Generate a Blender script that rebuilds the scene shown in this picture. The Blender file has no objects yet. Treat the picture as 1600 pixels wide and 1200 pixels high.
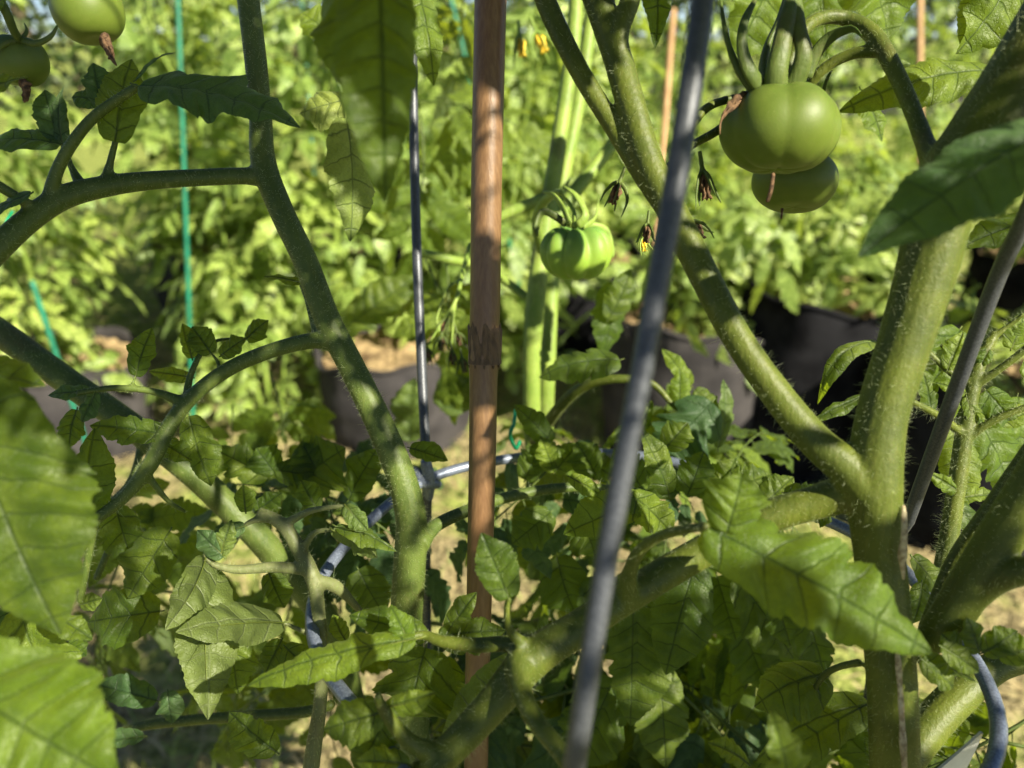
import bpy, math, random
import numpy as np
from mathutils import Vector, Matrix, kdtree
R = math.radians
random.seed(7); rng = np.random.default_rng(7)
sc = bpy.context.scene; COL = sc.collection

# ---------------------------------------------------------------- camera, sky, sun, exposure
CAMH = 1.10; PITCH = R(25); FPX = 1186.0
cam = bpy.data.cameras.new('camera'); camo = bpy.data.objects.new('camera', cam); COL.objects.link(camo)
camo.location = (0, 0, CAMH); camo.rotation_euler = (math.pi/2-PITCH, 0, 0)
cam.sensor_width = 36; cam.lens = 36*FPX/1600; cam.clip_start = 0.01; cam.clip_end = 500
cam.dof.use_dof = True; cam.dof.focus_distance = 0.285; cam.dof.aperture_fstop = 8.6
sc.camera = camo
SUN = Vector((0.60, -0.52, 0.60)).normalized()
elev = math.asin(SUN.z); azim = math.atan2(SUN.x, SUN.y)
w = bpy.data.worlds.new('World'); sc.world = w; w.use_nodes = True
nt = w.node_tree; bg = nt.nodes['Background']; sky = nt.nodes.new('ShaderNodeTexSky')
sky.sky_type = 'NISHITA'; sky.sun_disc = False; sky.sun_elevation = elev; sky.sun_rotation = azim; sky.air_density = .45; sky.dust_density = .2
nt.links.new(sky.outputs[0], bg.inputs[0]); bg.inputs[1].default_value = 0.05
sl = bpy.data.lights.new('sun', 'SUN'); sl.energy = 5.0; sl.angle = R(0.7); sl.color = (1.0, 0.92, 0.74)
so = bpy.data.objects.new('sun', sl); COL.objects.link(so); so.rotation_euler = SUN.to_track_quat('Z', 'Y').to_euler()
sc.view_settings.view_transform = 'Standard'; sc.view_settings.look = 'None'; sc.view_settings.exposure = 1.6
sc.view_settings.gamma = 1
sc.cycles.max_bounces = 8; sc.cycles.transparent_max_bounces = 4; sc.cycles.use_denoising = True

FW = Vector((0, math.cos(PITCH), -math.sin(PITCH))); UP = Vector((0, math.sin(PITCH), math.cos(PITCH))); RT = Vector((1, 0, 0))
def P(px, py, d):                      # a point of the garden seen at px, py and d metres deep
    return Vector((0, 0, CAMH)) + RT*((px-800)/FPX*d) + UP*((600-py)/FPX*d) + FW*d
def CN(n): return (RT*n[0] + UP*n[1] - FW*n[2]).normalized()

# ---------------------------------------------------------------- materials
def mat(name):
    m = bpy.data.materials.new(name); m.use_nodes = True
    t = m.node_tree; b = t.nodes['Principled BSDF']; return m, t, b, t.nodes['Material Output']
def N(t, typ, **k):
    n = t.nodes.new(typ)
    for a, v in k.items():
        if a.startswith('i_'):
            n.inputs[int(a[2:])].default_value = v
        else: setattr(n, a, v)
    return n
def L(t, a, b): t.links.new(a, b)
def ramp(t, fac, stops):
    r = t.nodes.new('ShaderNodeValToRGB'); e = r.color_ramp.elements
    while len(e) < len(stops): e.new(0.5)
    for q, (p, c) in zip(e, stops): q.position = p; q.color = (*c, 1)
    L(t, fac, r.inputs[0]); return r
def math_(t, op, a, b=None, c=None, clamp=False):
    n = t.nodes.new('ShaderNodeMath'); n.operation = op; n.use_clamp = clamp
    for i, v in enumerate((a, b, c)):
        if v is None: continue
        if isinstance(v, (int, float)): n.inputs[i].default_value = v
        else: L(t, v, n.inputs[i])
    return n.outputs[0]
def mix(t, fac, a, b, mode='MIX'):
    n = t.nodes.new('ShaderNodeMix'); n.data_type = 'RGBA'; n.blend_type = mode
    for i, v in ((0, fac), (6, a), (7, b)):
        if isinstance(v, (int, float)): n.inputs[i].default_value = v
        elif isinstance(v, tuple): n.inputs[i].default_value = (*v, 1)
        else: L(t, v, n.inputs[i])
    return n.outputs[2]
def maprange(t, v, a, b, c=0., d=1., smooth=True):
    n = t.nodes.new('ShaderNodeMapRange'); n.interpolation_type = 'SMOOTHSTEP' if smooth else 'LINEAR'
    L(t, v, n.inputs[0])
    for i, x in enumerate((a, b, c, d)): n.inputs[i+1].default_value = x
    return n.outputs[0]
def noise(t, vec, scale, detail=4, rough=.55):
    n = N(t, 'ShaderNodeTexNoise'); n.inputs['Scale'].default_value = scale; n.inputs['Detail'].default_value = detail
    n.inputs['Roughness'].default_value = rough
    if vec is not None: L(t, vec, n.inputs['Vector'])
    return n

def leaf_mat(name, dark, light, trans, tmix=.42, under=(.085, .125, .045), rough=.5, bump=.5, spec=.32):
    m, t, b, out = mat(name)
    uv = N(t, 'ShaderNodeUVMap', uv_map='UVMap'); me = N(t, 'ShaderNodeUVMap', uv_map='metric')
    s = N(t, 'ShaderNodeSeparateXYZ'); L(t, uv.outputs[0], s.inputs[0]); s2 = N(t, 'ShaderNodeSeparateXYZ'); L(t, me.outputs[0], s2.inputs[0])
    au = math_(t, 'ABSOLUTE', math_(t, 'SUBTRACT', s.outputs[0], .5)); au = math_(t, 'MULTIPLY', au, 2)
    ax = math_(t, 'ABSOLUTE', s2.outputs[0])
    oi = N(t, 'ShaderNodeObjectInfo')
    off = N(t, 'ShaderNodeVectorMath', operation='ADD'); L(t, me.outputs[0], off.inputs[0])
    cx = N(t, 'ShaderNodeCombineXYZ'); r10 = math_(t, 'MULTIPLY', oi.outputs['Random'], 40); L(t, r10, cx.inputs[0]); L(t, r10, cx.inputs[1]); L(t, cx.outputs[0], off.inputs[1])
    wob = noise(t, off.outputs[0], 1.3, 2)
    fr = math_(t, 'FRACT', math_(t, 'ADD', s.outputs[1], math_(t, 'MULTIPLY', math_(t, 'SUBTRACT', wob.outputs[0], .5), .35)))
    lat = math_(t, 'ABSOLUTE', math_(t, 'SUBTRACT', fr, .5))
    wv = math_(t, 'MULTIPLY_ADD', au, -.05, .075)
    latv = math_(t, 'SUBTRACT', 1, math_(t, 'DIVIDE', lat, wv), clamp=True)
    mid = math_(t, 'SUBTRACT', 1, math_(t, 'DIVIDE', ax, .06), clamp=True)
    vor = N(t, 'ShaderNodeTexVoronoi', feature='DISTANCE_TO_EDGE'); vor.inputs['Scale'].default_value = 3.4
    wv2 = N(t, 'ShaderNodeVectorMath', operation='ADD'); L(t, off.outputs[0], wv2.inputs[0])
    nz = noise(t, off.outputs[0], 3, 2); L(t, nz.outputs['Color'], wv2.inputs[1]); L(t, wv2.outputs[0], vor.inputs['Vector'])
    ret = maprange(t, vor.outputs['Distance'], 0, .11, 1, 0)
    vein = math_(t, 'MAXIMUM', latv, mid)
    nn = noise(t, off.outputs[0], 1.1, 5)
    c = mix(t, maprange(t, nn.outputs[0], .35, .68), dark, light)
    hs = N(t, 'ShaderNodeHueSaturation'); L(t, c, hs.inputs['Color'])
    L(t, maprange(t, oi.outputs['Random'], 0, 1, .485, .515, False), hs.inputs['Hue'])
    L(t, maprange(t, oi.outputs['Random'], 0, 1, 1.25, .75, False), hs.inputs['Value'])
    c = mix(t, math_(t, 'MULTIPLY', vein, .62), hs.outputs[0], (.022, .048, .010))
    c = mix(t, math_(t, 'MULTIPLY', ret, .18), c, (.03, .06, .012))
    # pale speckles and insect marks
    sp = noise(t, off.outputs[0], 22, 2); c = mix(t, maprange(t, sp.outputs[0], .70, .78, 0, .35), c, (.22, .24, .10))
    geo = N(t, 'ShaderNodeNewGeometry')
    cu = mix(t, math_(t, 'MULTIPLY', vein, .5), mix(t, maprange(t, nn.outputs[0], .3, .7), under, tuple(x*.8 for x in under)), (.15, .18, .08))
    cf = mix(t, geo.outputs['Backfacing'], c, cu); L(t, cf, b.inputs['Base Color'])
    b.inputs['Roughness'].default_value = rough; b.inputs['Specular IOR Level'].default_value = spec
    b.inputs['Sheen Weight'].default_value = .12; b.inputs['Sheen Roughness'].default_value = .4; b.inputs['Sheen Tint'].default_value = (.8, 1, .6, 1)
    hgt = math_(t, 'ADD', math_(t, 'MULTIPLY', vein, -.8), math_(t, 'MULTIPLY', ret, -.35))
    hgt = math_(t, 'ADD', hgt, math_(t, 'MULTIPLY', noise(t, off.outputs[0], 9, 3).outputs[0], .35))
    bp = N(t, 'ShaderNodeBump'); bp.inputs['Strength'].default_value = bump; bp.inputs['Distance'].default_value = .0009
    L(t, hgt, bp.inputs['Height']); L(t, bp.outputs[0], b.inputs['Normal'])
    tr = N(t, 'ShaderNodeBsdfTranslucent'); L(t, bp.outputs[0], tr.inputs['Normal'])
    tc = mix(t, math_(t, 'MULTIPLY', vein, .9), trans, tuple(x*.25 for x in trans))
    tc = mix(t, math_(t, 'MULTIPLY', ret, .3), tc, tuple(x*.5 for x in trans)); L(t, tc, tr.inputs['Color'])
    ms = N(t, 'ShaderNodeMixShader'); ms.inputs[0].default_value = tmix
    L(t, b.outputs[0], ms.inputs[1]); L(t, tr.outputs[0], ms.inputs[2]); L(t, ms.outputs[0], out.inputs[0])
    return m
LEAF = leaf_mat('tomato_leaf', (.030, .056, .006), (.080, .120, .013), (.34, .46, .015), tmix=.45)
LEAFY = leaf_mat('young_leaf', (.064, .110, .009), (.120, .180, .018), (.46, .56, .025), tmix=.46)
LEAFB = leaf_mat('blue_leaf', (.028, .066, .020), (.060, .110, .034), (.18, .30, .03), tmix=.34)
LEAFG = leaf_mat('garden_leaf', (.06, .12, .014), (.42, .53, .13), (.58, .74, .08), tmix=.36, under=(.12, .19, .05), rough=.38, spec=.5, bump=.4)
LEAFQ = leaf_mat('sunlit_tone_leaf', (.15, .20, .04), (.22, .27, .06), (.50, .58, .10), tmix=.4, under=(.2, .25, .07))  # lighter colours stand in for sun on the hanging top leaves
LEAFP = leaf_mat('pale_leaf', (.07, .11, .02), (.11, .155, .03), (.36, .45, .05), tmix=.36, under=(.105, .14, .035))

def stem_mat(name, c1, c2, c3, rough=.5, spots=.5):
    m, t, b, out = mat(name)
    tc = N(t, 'ShaderNodeTexCoord'); v = tc.outputs['Object']
    n1 = noise(t, v, 55, 5); n2 = noise(t, v, 900, 3); n3 = noise(t, v, 260, 2)
    mp = N(t, 'ShaderNodeMapping'); L(t, v, mp.inputs[0]); mp.inputs['Scale'].default_value = (1, 1, .12)
    st = noise(t, mp.outputs[0], 700, 3)
    c = mix(t, maprange(t, n1.outputs[0], .35, .68), c1, c2)
    c = mix(t, maprange(t, st.outputs[0], .45, .75, 0, .45), c, c3)
    c = mix(t, maprange(t, n3.outputs[0], .68, .76, 0, spots*.6), c, (.26, .29, .12))
    n4 = noise(t, v, 28, 6, .65); c = mix(t, maprange(t, n4.outputs[0], .56, .72, 0, .55), c, (.075, .062, .022))
    L(t, c, b.inputs['Base Color']); b.inputs['Roughness'].default_value = rough; b.inputs['Specular IOR Level'].default_value = .25
    b.inputs['Sheen Weight'].default_value = .03; b.inputs['Sheen Roughness'].default_value = .35; b.inputs['Sheen Tint'].default_value = (.75, .9, .5, 1)
    b.inputs['Subsurface Weight'].default_value = .15; b.inputs['Subsurface Radius'].default_value = (.3, .6, .1); b.inputs['Subsurface Scale'].default_value = .003
    h = math_(t, 'ADD', math_(t, 'MULTIPLY', n2.outputs[0], .5), math_(t, 'ADD', st.outputs[0], n3.outputs[0]))
    bp = N(t, 'ShaderNodeBump'); bp.inputs['Strength'].default_value = .45; bp.inputs['Distance'].default_value = .0005
    L(t, h, bp.inputs['Height']); L(t, bp.outputs[0], b.inputs['Normal'])
    return m
STEM = stem_mat('tomato_stem', (.050, .068, .0085), (.085, .106, .012), (.11, .12, .024))
STEMD = stem_mat('dark_stem', (.050, .077, .015), (.078, .109, .021), (.11, .13, .032))
STEMP = stem_mat('pale_stem', (.13, .20, .03), (.19, .26, .045), (.23, .28, .08))
STEMG = stem_mat('grey_stem', (.085, .10, .036), (.125, .14, .055), (.18, .18, .085))
m, t, b, out = mat('stem_hair'); HAIR = m
b.inputs['Base Color'].default_value = (.45, .52, .28, 1); b.inputs['Roughness'].default_value = .4
trn = N(t, 'ShaderNodeBsdfTranslucent'); trn.inputs[0].default_value = (.62, .68, .36, 1); ms = N(t, 'ShaderNodeMixShader'); ms.inputs[0].default_value = .5
L(t, b.outputs[0], ms.inputs[1]); L(t, trn.outputs[0], ms.inputs[2]); L(t, ms.outputs[0], out.inputs[0])

def simple(name, c1, c2, scale=30, rough=.6, metal=0., bump=.3, bd=.001, spec=.4, lo=.35, hi=.65, sc3=(1, 1, 1), detail=5):
    m, t, b, out = mat(name)
    tc = N(t, 'ShaderNodeTexCoord'); mp = N(t, 'ShaderNodeMapping'); L(t, tc.outputs['Object'], mp.inputs[0]); mp.inputs['Scale'].default_value = sc3
    n = noise(t, mp.outputs[0], scale, detail); c = mix(t, maprange(t, n.outputs[0], lo, hi), c1, c2); L(t, c, b.inputs['Base Color'])
    b.inputs['Roughness'].default_value = rough; b.inputs['Metallic'].default_value = metal; b.inputs['Specular IOR Level'].default_value = spec
    bp = N(t, 'ShaderNodeBump'); bp.inputs['Strength'].default_value = bump; bp.inputs['Distance'].default_value = bd
    L(t, noise(t, mp.outputs[0], scale*3, 4).outputs[0], bp.inputs['Height']); L(t, bp.outputs[0], b.inputs['Normal'])
    return m
WIRE = simple('shade_tone_wire', (.045, .050, .058), (.080, .086, .096), 1600, .42, .35, .25, .0002)  # galvanised wire, colour lowered so the near upright reads as shaded
HOOPM = simple('sunlit_tone_wire', (.11, .13, .175), (.19, .22, .28), 1400, .38, .4, .25, .0002)  # lighter copy of the wire colour so the hoop reads as sunlit
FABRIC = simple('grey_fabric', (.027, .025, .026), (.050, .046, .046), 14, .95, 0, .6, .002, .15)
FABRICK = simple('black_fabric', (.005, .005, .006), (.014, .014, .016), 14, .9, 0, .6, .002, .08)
GREENS = simple('green_coated_stake', (.0, .10, .05), (.005, .16, .085), 60, .4, 0, .4, .001, .5)
WOODT = simple('tan_wood', (.30, .18, .08), (.42, .26, .13), 40, .7, 0, .4, .001, .3, sc3=(1, 1, .1))
SOIL = simple('straw_and_soil', (.10, .065, .035), (.34, .25, .13), 22, .9, 0, .8, .01, .1)
DRY = simple('dry_brown', (.05, .029, .016), (.16, .095, .048), 600, .8, 0, .8, .0006, .2)
PEEL = simple('peeling_skin', (.20, .15, .08), (.42, .36, .22), 500, .7, 0, .8, .0006, .2)
YELLOW = simple('petal_yellow', (.65, .42, .02), (.85, .60, .05), 200, .5, 0, .3, .0005, .3)
STRAWM = simple('straw_stalk', (.26, .20, .09), (.46, .38, .20), 30, .7, 0, .2, .001, .3)
GRASSM = simple('grass_blade', (.07, .13, .02), (.26, .33, .07), 3, .6, 0, .2, .001, .3)
WHITE = simple('white_plastic', (.5, .5, .48), (.6, .6, .58), 80, .35, 0, .05, .0004, .5)
TIEG = simple('green_tie', (.0, .2, .08), (.01, .3, .14), 90, .3, 0, .1, .0004, .5)
BARK = simple('tree_bark', (.05, .035, .02), (.12, .09, .06), 8, .9, 0, .8, .02, .2)
BOARD = simple('weathered_board', (.03, .029, .027), (.07, .067, .062), 6, .8, 0, .4, .005, .2, sc3=(.2, 1, 1))
TREEL = leaf_mat('tree_leaf', (.015, .03, .008), (.03, .055, .012), (.08, .13, .02), tmix=.2, bump=.1)
# bamboo
m, t, b, out = mat('bamboo'); BAMBOO = m
tc = N(t, 'ShaderNodeTexCoord'); mp = N(t, 'ShaderNodeMapping'); L(t, tc.outputs['Object'], mp.inputs[0]); mp.inputs['Scale'].default_value = (1, 1, .03)
n1 = noise(t, mp.outputs[0], 900, 4); n2 = noise(t, tc.outputs['Object'], 40, 4); n3 = noise(t, tc.outputs['Object'], 500, 2)
c = mix(t, maprange(t, n1.outputs[0], .35, .7), (.125, .068, .029), (.172, .098, .043)); c = mix(t, maprange(t, n2.outputs[0], .45, .75, 0, .4), c, (.13, .06, .025))
c = mix(t, maprange(t, n3.outputs[0], .68, .75, 0, .5), c, (.12, .07, .035)); L(t, c, b.inputs['Base Color'])
b.inputs['Roughness'].default_value = .42; bp = N(t, 'ShaderNodeBump'); bp.inputs['Strength'].default_value = .35; bp.inputs['Distance'].default_value = .0004
L(t, n1.outputs[0], bp.inputs['Height']); L(t, bp.outputs[0], b.inputs['Normal'])
m, t, b, out = mat('bamboo_sheath'); SHEATH = m
mpx = t.nodes.new('ShaderNodeMapping'); L(t, N(t, 'ShaderNodeTexCoord').outputs['Object'], mpx.inputs[0]); mpx.inputs['Scale'].default_value = (1, 1, .15); n1 = noise(t, mpx.outputs[0], 700, 5)
L(t, mix(t, maprange(t, n1.outputs[0], .3, .7), (.06, .036, .02), (.13, .08, .042)), b.inputs['Base Color']); b.inputs['Roughness'].default_value = .8
bp = N(t, 'ShaderNodeBump'); bp.inputs['Distance'].default_value = .001; L(t, n1.outputs[0], bp.inputs['Height']); L(t, bp.outputs[0], b.inputs['Normal'])
# tomato skin
def tomato_mat(name, base, sh, lite):
    m, t, b, out = mat(name)
    tc = N(t, 'ShaderNodeTexCoord'); sx = N(t, 'ShaderNodeSeparateXYZ'); L(t, tc.outputs['Object'], sx.inputs[0])
    n1 = noise(t, tc.outputs['Object'], 120, 4); n2 = noise(t, tc.outputs['Object'], 1400, 2)
    n0 = noise(t, tc.outputs['Object'], 45, 4, .6)
    a = N(t, 'ShaderNodeAttribute', attribute_name='shoulder')
    c = mix(t, math_(t, 'MULTIPLY_ADD', n0.outputs[0], .5, math_(t, 'MULTIPLY_ADD', a.outputs['Fac'], .9, -.2), clamp=True), base, sh)
    c = mix(t, maprange(t, n1.outputs[0], .35, .75, 0, .35), c, lite)
    c = mix(t, maprange(t, n2.outputs[0], .70, .76, 0, .3), c, (.30, .34, .14)); L(t, c, b.inputs['Base Color'])
    b.inputs['Roughness'].default_value = .5; b.inputs['Specular IOR Level'].default_value = .3
    b.inputs['Subsurface Weight'].default_value = .35; b.inputs['Subsurface Radius'].default_value = (.5, 1, .2); b.inputs['Subsurface Scale'].default_value = .006
    bp = N(t, 'ShaderNodeBump'); bp.inputs['Strength'].default_value = .12; bp.inputs['Distance'].default_value = .0003
    L(t, n2.outputs[0], bp.inputs['Height']); L(t, bp.outputs[0], b.inputs['Normal'])
    return m
TOM = tomato_mat('green_tomato', (.092, .130, .015), (.042, .070, .009), (.135, .175, .028))
TOML = tomato_mat('light_green_tomato', (.18, .28, .03), (.075, .165, .03), (.23, .33, .06))
# ground
def ground_mat():
    m, t, b, out = mat('mulched_ground')
    tc = N(t, 'ShaderNodeTexCoord'); v = tc.outputs['Object']
    n1 = noise(t, v, 2.2, 6, .6); n2 = noise(t, v, 30, 5, .65); n3 = noise(t, v, 110, 4); sx = N(t, 'ShaderNodeSeparateXYZ'); L(t, v, sx.inputs[0])
    straw = mix(t, maprange(t, n2.outputs[0], .35, .65), (.06, .048, .024), (.21, .17, .08))
    straw = mix(t, maprange(t, n3.outputs[0], .35, .7), straw, (.38, .32, .17))
    grass = mix(t, maprange(t, n2.outputs[0], .35, .65), (.09, .13, .02), (.34, .38, .10))
    f = math_(t, 'ADD', n1.outputs[0], maprange(t, sx.outputs[1], 2.4, 4.5, 0, .35))
    L(t, mix(t, maprange(t, f, .44, .60), straw, grass), b.inputs['Base Color']); b.inputs['Roughness'].default_value = .95; b.inputs['Specular IOR Level'].default_value = .15
    bp = N(t, 'ShaderNodeBump'); bp.inputs['Distance'].default_value = .03; L(t, n2.outputs[0], bp.inputs['Height']); L(t, bp.outputs[0], b.inputs['Normal'])
    return m
GROUND = ground_mat()

# ---------------------------------------------------------------- mesh helpers
class MB:
    def __init__(s): s.v = []; s.f = []; s.n = 0; s.uv = []; s.me = []; s.mi = []; s.at = []
    def add(s, v, f, uv=None, me=None, mi=0, at=None):
        v = np.asarray(v, float); f = np.asarray(f, int)
        s.v.append(v); s.f.append(f+s.n); s.n += len(v)
        s.uv.append(np.zeros((len(v), 2)) if uv is None else uv); s.me.append(np.zeros((len(v), 2)) if me is None else me)
        s.mi.append(np.full(len(f), mi)); s.at.append(np.zeros(len(v)) if at is None else at)
        return s
    def mesh(s, name, mats, smooth=True, uvs=True, attr=None):
        v = np.concatenate(s.v); me = bpy.data.meshes.new(name)
        faces = []; mi = []
        for f, k in zip(s.f, s.mi): faces += f.tolist(); mi += k.tolist()
        faces2 = [tuple(dict.fromkeys(q)) for q in faces]
        me.from_pydata(v.tolist(), [], faces2)
        if smooth: me.polygons.foreach_set('use_smooth', [True]*len(me.polygons))
        for q in mats: me.materials.append(q)
        me.polygons.foreach_set('material_index', mi)
        if uvs:
            li = np.empty(len(me.loops), int); me.loops.foreach_get('vertex_index', li)
            for nm, arr in (('UVMap', s.uv), ('metric', s.me)):
                a = np.concatenate(arr)[li]; u = me.uv_layers.new(name=nm); u.data.foreach_set('uv', a.astype(np.float32).ravel())
        if attr:
            a = me.attributes.new(attr, 'FLOAT', 'POINT'); a.data.foreach_set('value', np.concatenate(s.at).astype(np.float32))
        me.update(); return me
ABS = set()                            # things whose parts are modelled in garden coordinates
def link(name, data, parent=None):
    o = bpy.data.objects.new(name, data); COL.objects.link(o); o.parent = parent
    if parent is not None and parent.name in ABS: o.location = -parent.location
    return o
def thing_abs(*a, **k):
    o = thing(*a, **k); ABS.add(o.name); return o
def tag(o, label=None, cat=None, group=None, kind=None):
    if label: o['label'] = label
    if cat: o['category'] = cat
    if group: o['group'] = group
    if kind: o['kind'] = kind
    return o
def thing(name, label, cat, loc=(0, 0, 0), rz=0, group=None):
    o = bpy.data.objects.new(name, None); COL.objects.link(o); o.location = loc; o.rotation_euler = (0, 0, rz)
    o.empty_display_size = .05
    return tag(o, label, cat, group)

def spline(pts, rad, step=.004, minseg=6):
    """Catmull-Rom through pts (Vectors) with radii"""
    pts = [Vector(p) for p in pts]; n = len(pts); out = []; ro = []
    for i in range(n-1):
        p0 = pts[max(i-1, 0)]; p1 = pts[i]; p2 = pts[i+1]; p3 = pts[min(i+2, n-1)]
        k = max(minseg if n < 4 else 3, int((p2-p1).length/step))
        for j in range(k):
            u = j/k; u2 = u*u; u3 = u2*u
            out.append(.5*((2*p1)+(p2-p0)*u+(2*p0-5*p1+4*p2-p3)*u2+(3*p1-p0-3*p2+p3)*u3)); ro.append(rad[i]*(1-u)+rad[i+1]*u)
    out.append(pts[-1]); ro.append(rad[-1]); return out, ro
def tube(mb, pts, rad, ns=12, flat=1.0, side=None, mi=0, taper_end=False, ridges=0):
    C = np.array([list(p) for p in pts]); n = len(C)
    T = np.gradient(C, axis=0); T /= np.linalg.norm(T, axis=1)[:, None]+1e-12
    a = np.array(side if side is not None else ((0, 0, 1) if abs(T[0][2]) < .8 else (1, 0, 0)), float)
    vs = []; ang = np.linspace(0, 2*np.pi, ns, endpoint=False)
    for i in range(n):
        a = a - T[i]*a.dot(T[i]); a /= np.linalg.norm(a)+1e-12; b_ = np.cross(T[i], a)
        r = rad[i]*(1+ridges*np.cos(ang*5)) 
        vs.append(C[i] + (np.cos(ang)*r)[:, None]*a + (np.sin(ang)*r*flat)[:, None]*b_)
    V = np.concatenate(vs); F = []
    i0 = np.arange(ns); i1 = (i0+1) % ns
    for i in range(n-1):
        F.append(np.stack([i*ns+i0, i*ns+i1, (i+1)*ns+i1, (i+1)*ns+i0], 1))
    V = np.concatenate([V, C[:1]-T[:1]*rad[0]*.4, C[-1:]+T[-1:]*rad[-1]*.6])
    q = n*ns
    F.append(np.stack([i1, i0, np.full(ns, q), np.full(ns, q)], 1)); F.append(np.stack([(n-1)*ns+i0, (n-1)*ns+i1, np.full(ns, q+1), np.full(ns, q+1)], 1))
    mb.add(V, np.concatenate(F), mi=mi); return mb

def leaflet(Ln, W, seed=0, n=6, nu=13, nv=43, fold=.25, arch=.08, serr=.22, ecurl=.08, rip=.06, bul=.05, twist=0., petiole=0., cup=0.):
    r = np.random.default_rng(seed); n = int(n)
    t = np.linspace(0, 1, nv)[:, None]; s = np.linspace(-1, 1, nu)[None, :]
    b_ = np.power(t+1e-9, .44)*np.power(1-t+1e-9, .86); b_ /= b_.max()
    f = (t*n) % 1.0; tooth = np.power((1-np.cos(2*np.pi*f))/2, .6)
    k = np.clip((t*n).astype(int), 0, n-1)
    aL = r.uniform(.1, 2.0, n)[k]; aR = r.uniform(.1, 2.0, n)[k]
    amp = np.where(s < 0, aL, aR)*serr*(.35+.75*(1-t))*np.clip(np.abs(s)*1.2, 0, 1)
    fine = .03*np.sin(t*n*6*np.pi*2/2+s*2)
    wd = W/2*b_*(1-amp*(1-tooth)+fine*np.abs(s))*(1+r.uniform(-.12, .12)*s)
    x = s*wd; y = Ln*t + .95*np.abs(x)*(1-t)**1.1*np.clip(t*5, 0, 1) - .28*np.abs(x)*np.exp(-(t/.07)**2)
    z = fold*np.abs(x) + arch*4*t*(1-t)*Ln - ecurl*W*np.abs(s)**3*b_
    ph = r.uniform(0, 6.28, 2); php = np.where(s < 0, ph[0], ph[1])
    z = z + rip*W*np.abs(s)**2*np.sin(2*np.pi*t*n*.5+php)*b_ + rip*.7*W*np.abs(s)**2*np.sin(2*np.pi*t*1.3+php*2)*b_
    z = z + bul*W*np.cos(np.pi*f)**2*(4*np.abs(s)*(1-np.abs(s)))*b_*.7
    z = z + cup*W*(s**2)*b_
    x = x + r.uniform(-.05, .05)*Ln*np.sin(np.pi*t)
    if twist: 
        c_, s_ = np.cos(twist*t), np.sin(twist*t); x, z = x*c_-z*s_, x*s_+z*c_
    V = np.stack([x+0*t, y+0*s, z+0*s*t], -1).reshape(-1, 3)
    i = np.arange(nv-1)[:, None]*nu + np.arange(nu-1)[None, :]
    F = np.stack([i, i+1, i+nu+1, i+nu], -1).reshape(-1, 4)
    uv = np.stack([(s*.5+.5)+0*t, t*n+0*s], -1).reshape(-1, 2); me = V[:, :2]*100
    return V, F, uv, me
def frame(base, tip, nrm):
    base = Vector(base); tip = Vector(tip); Y = (tip-base).normalized(); Nn = Vector(nrm); Nn = Nn - Y*Nn.dot(Y)
    if Nn.length < 1e-4: Nn = Vector((0, 0, 1)).cross(Y)
    Nn.normalize(); X = Y.cross(Nn)
    return np.array([list(X), list(Y), list(Nn)])     # rows
def place(V, base, tip, nrm): return V @ frame(base, tip, nrm) + np.array(list(base))

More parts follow.
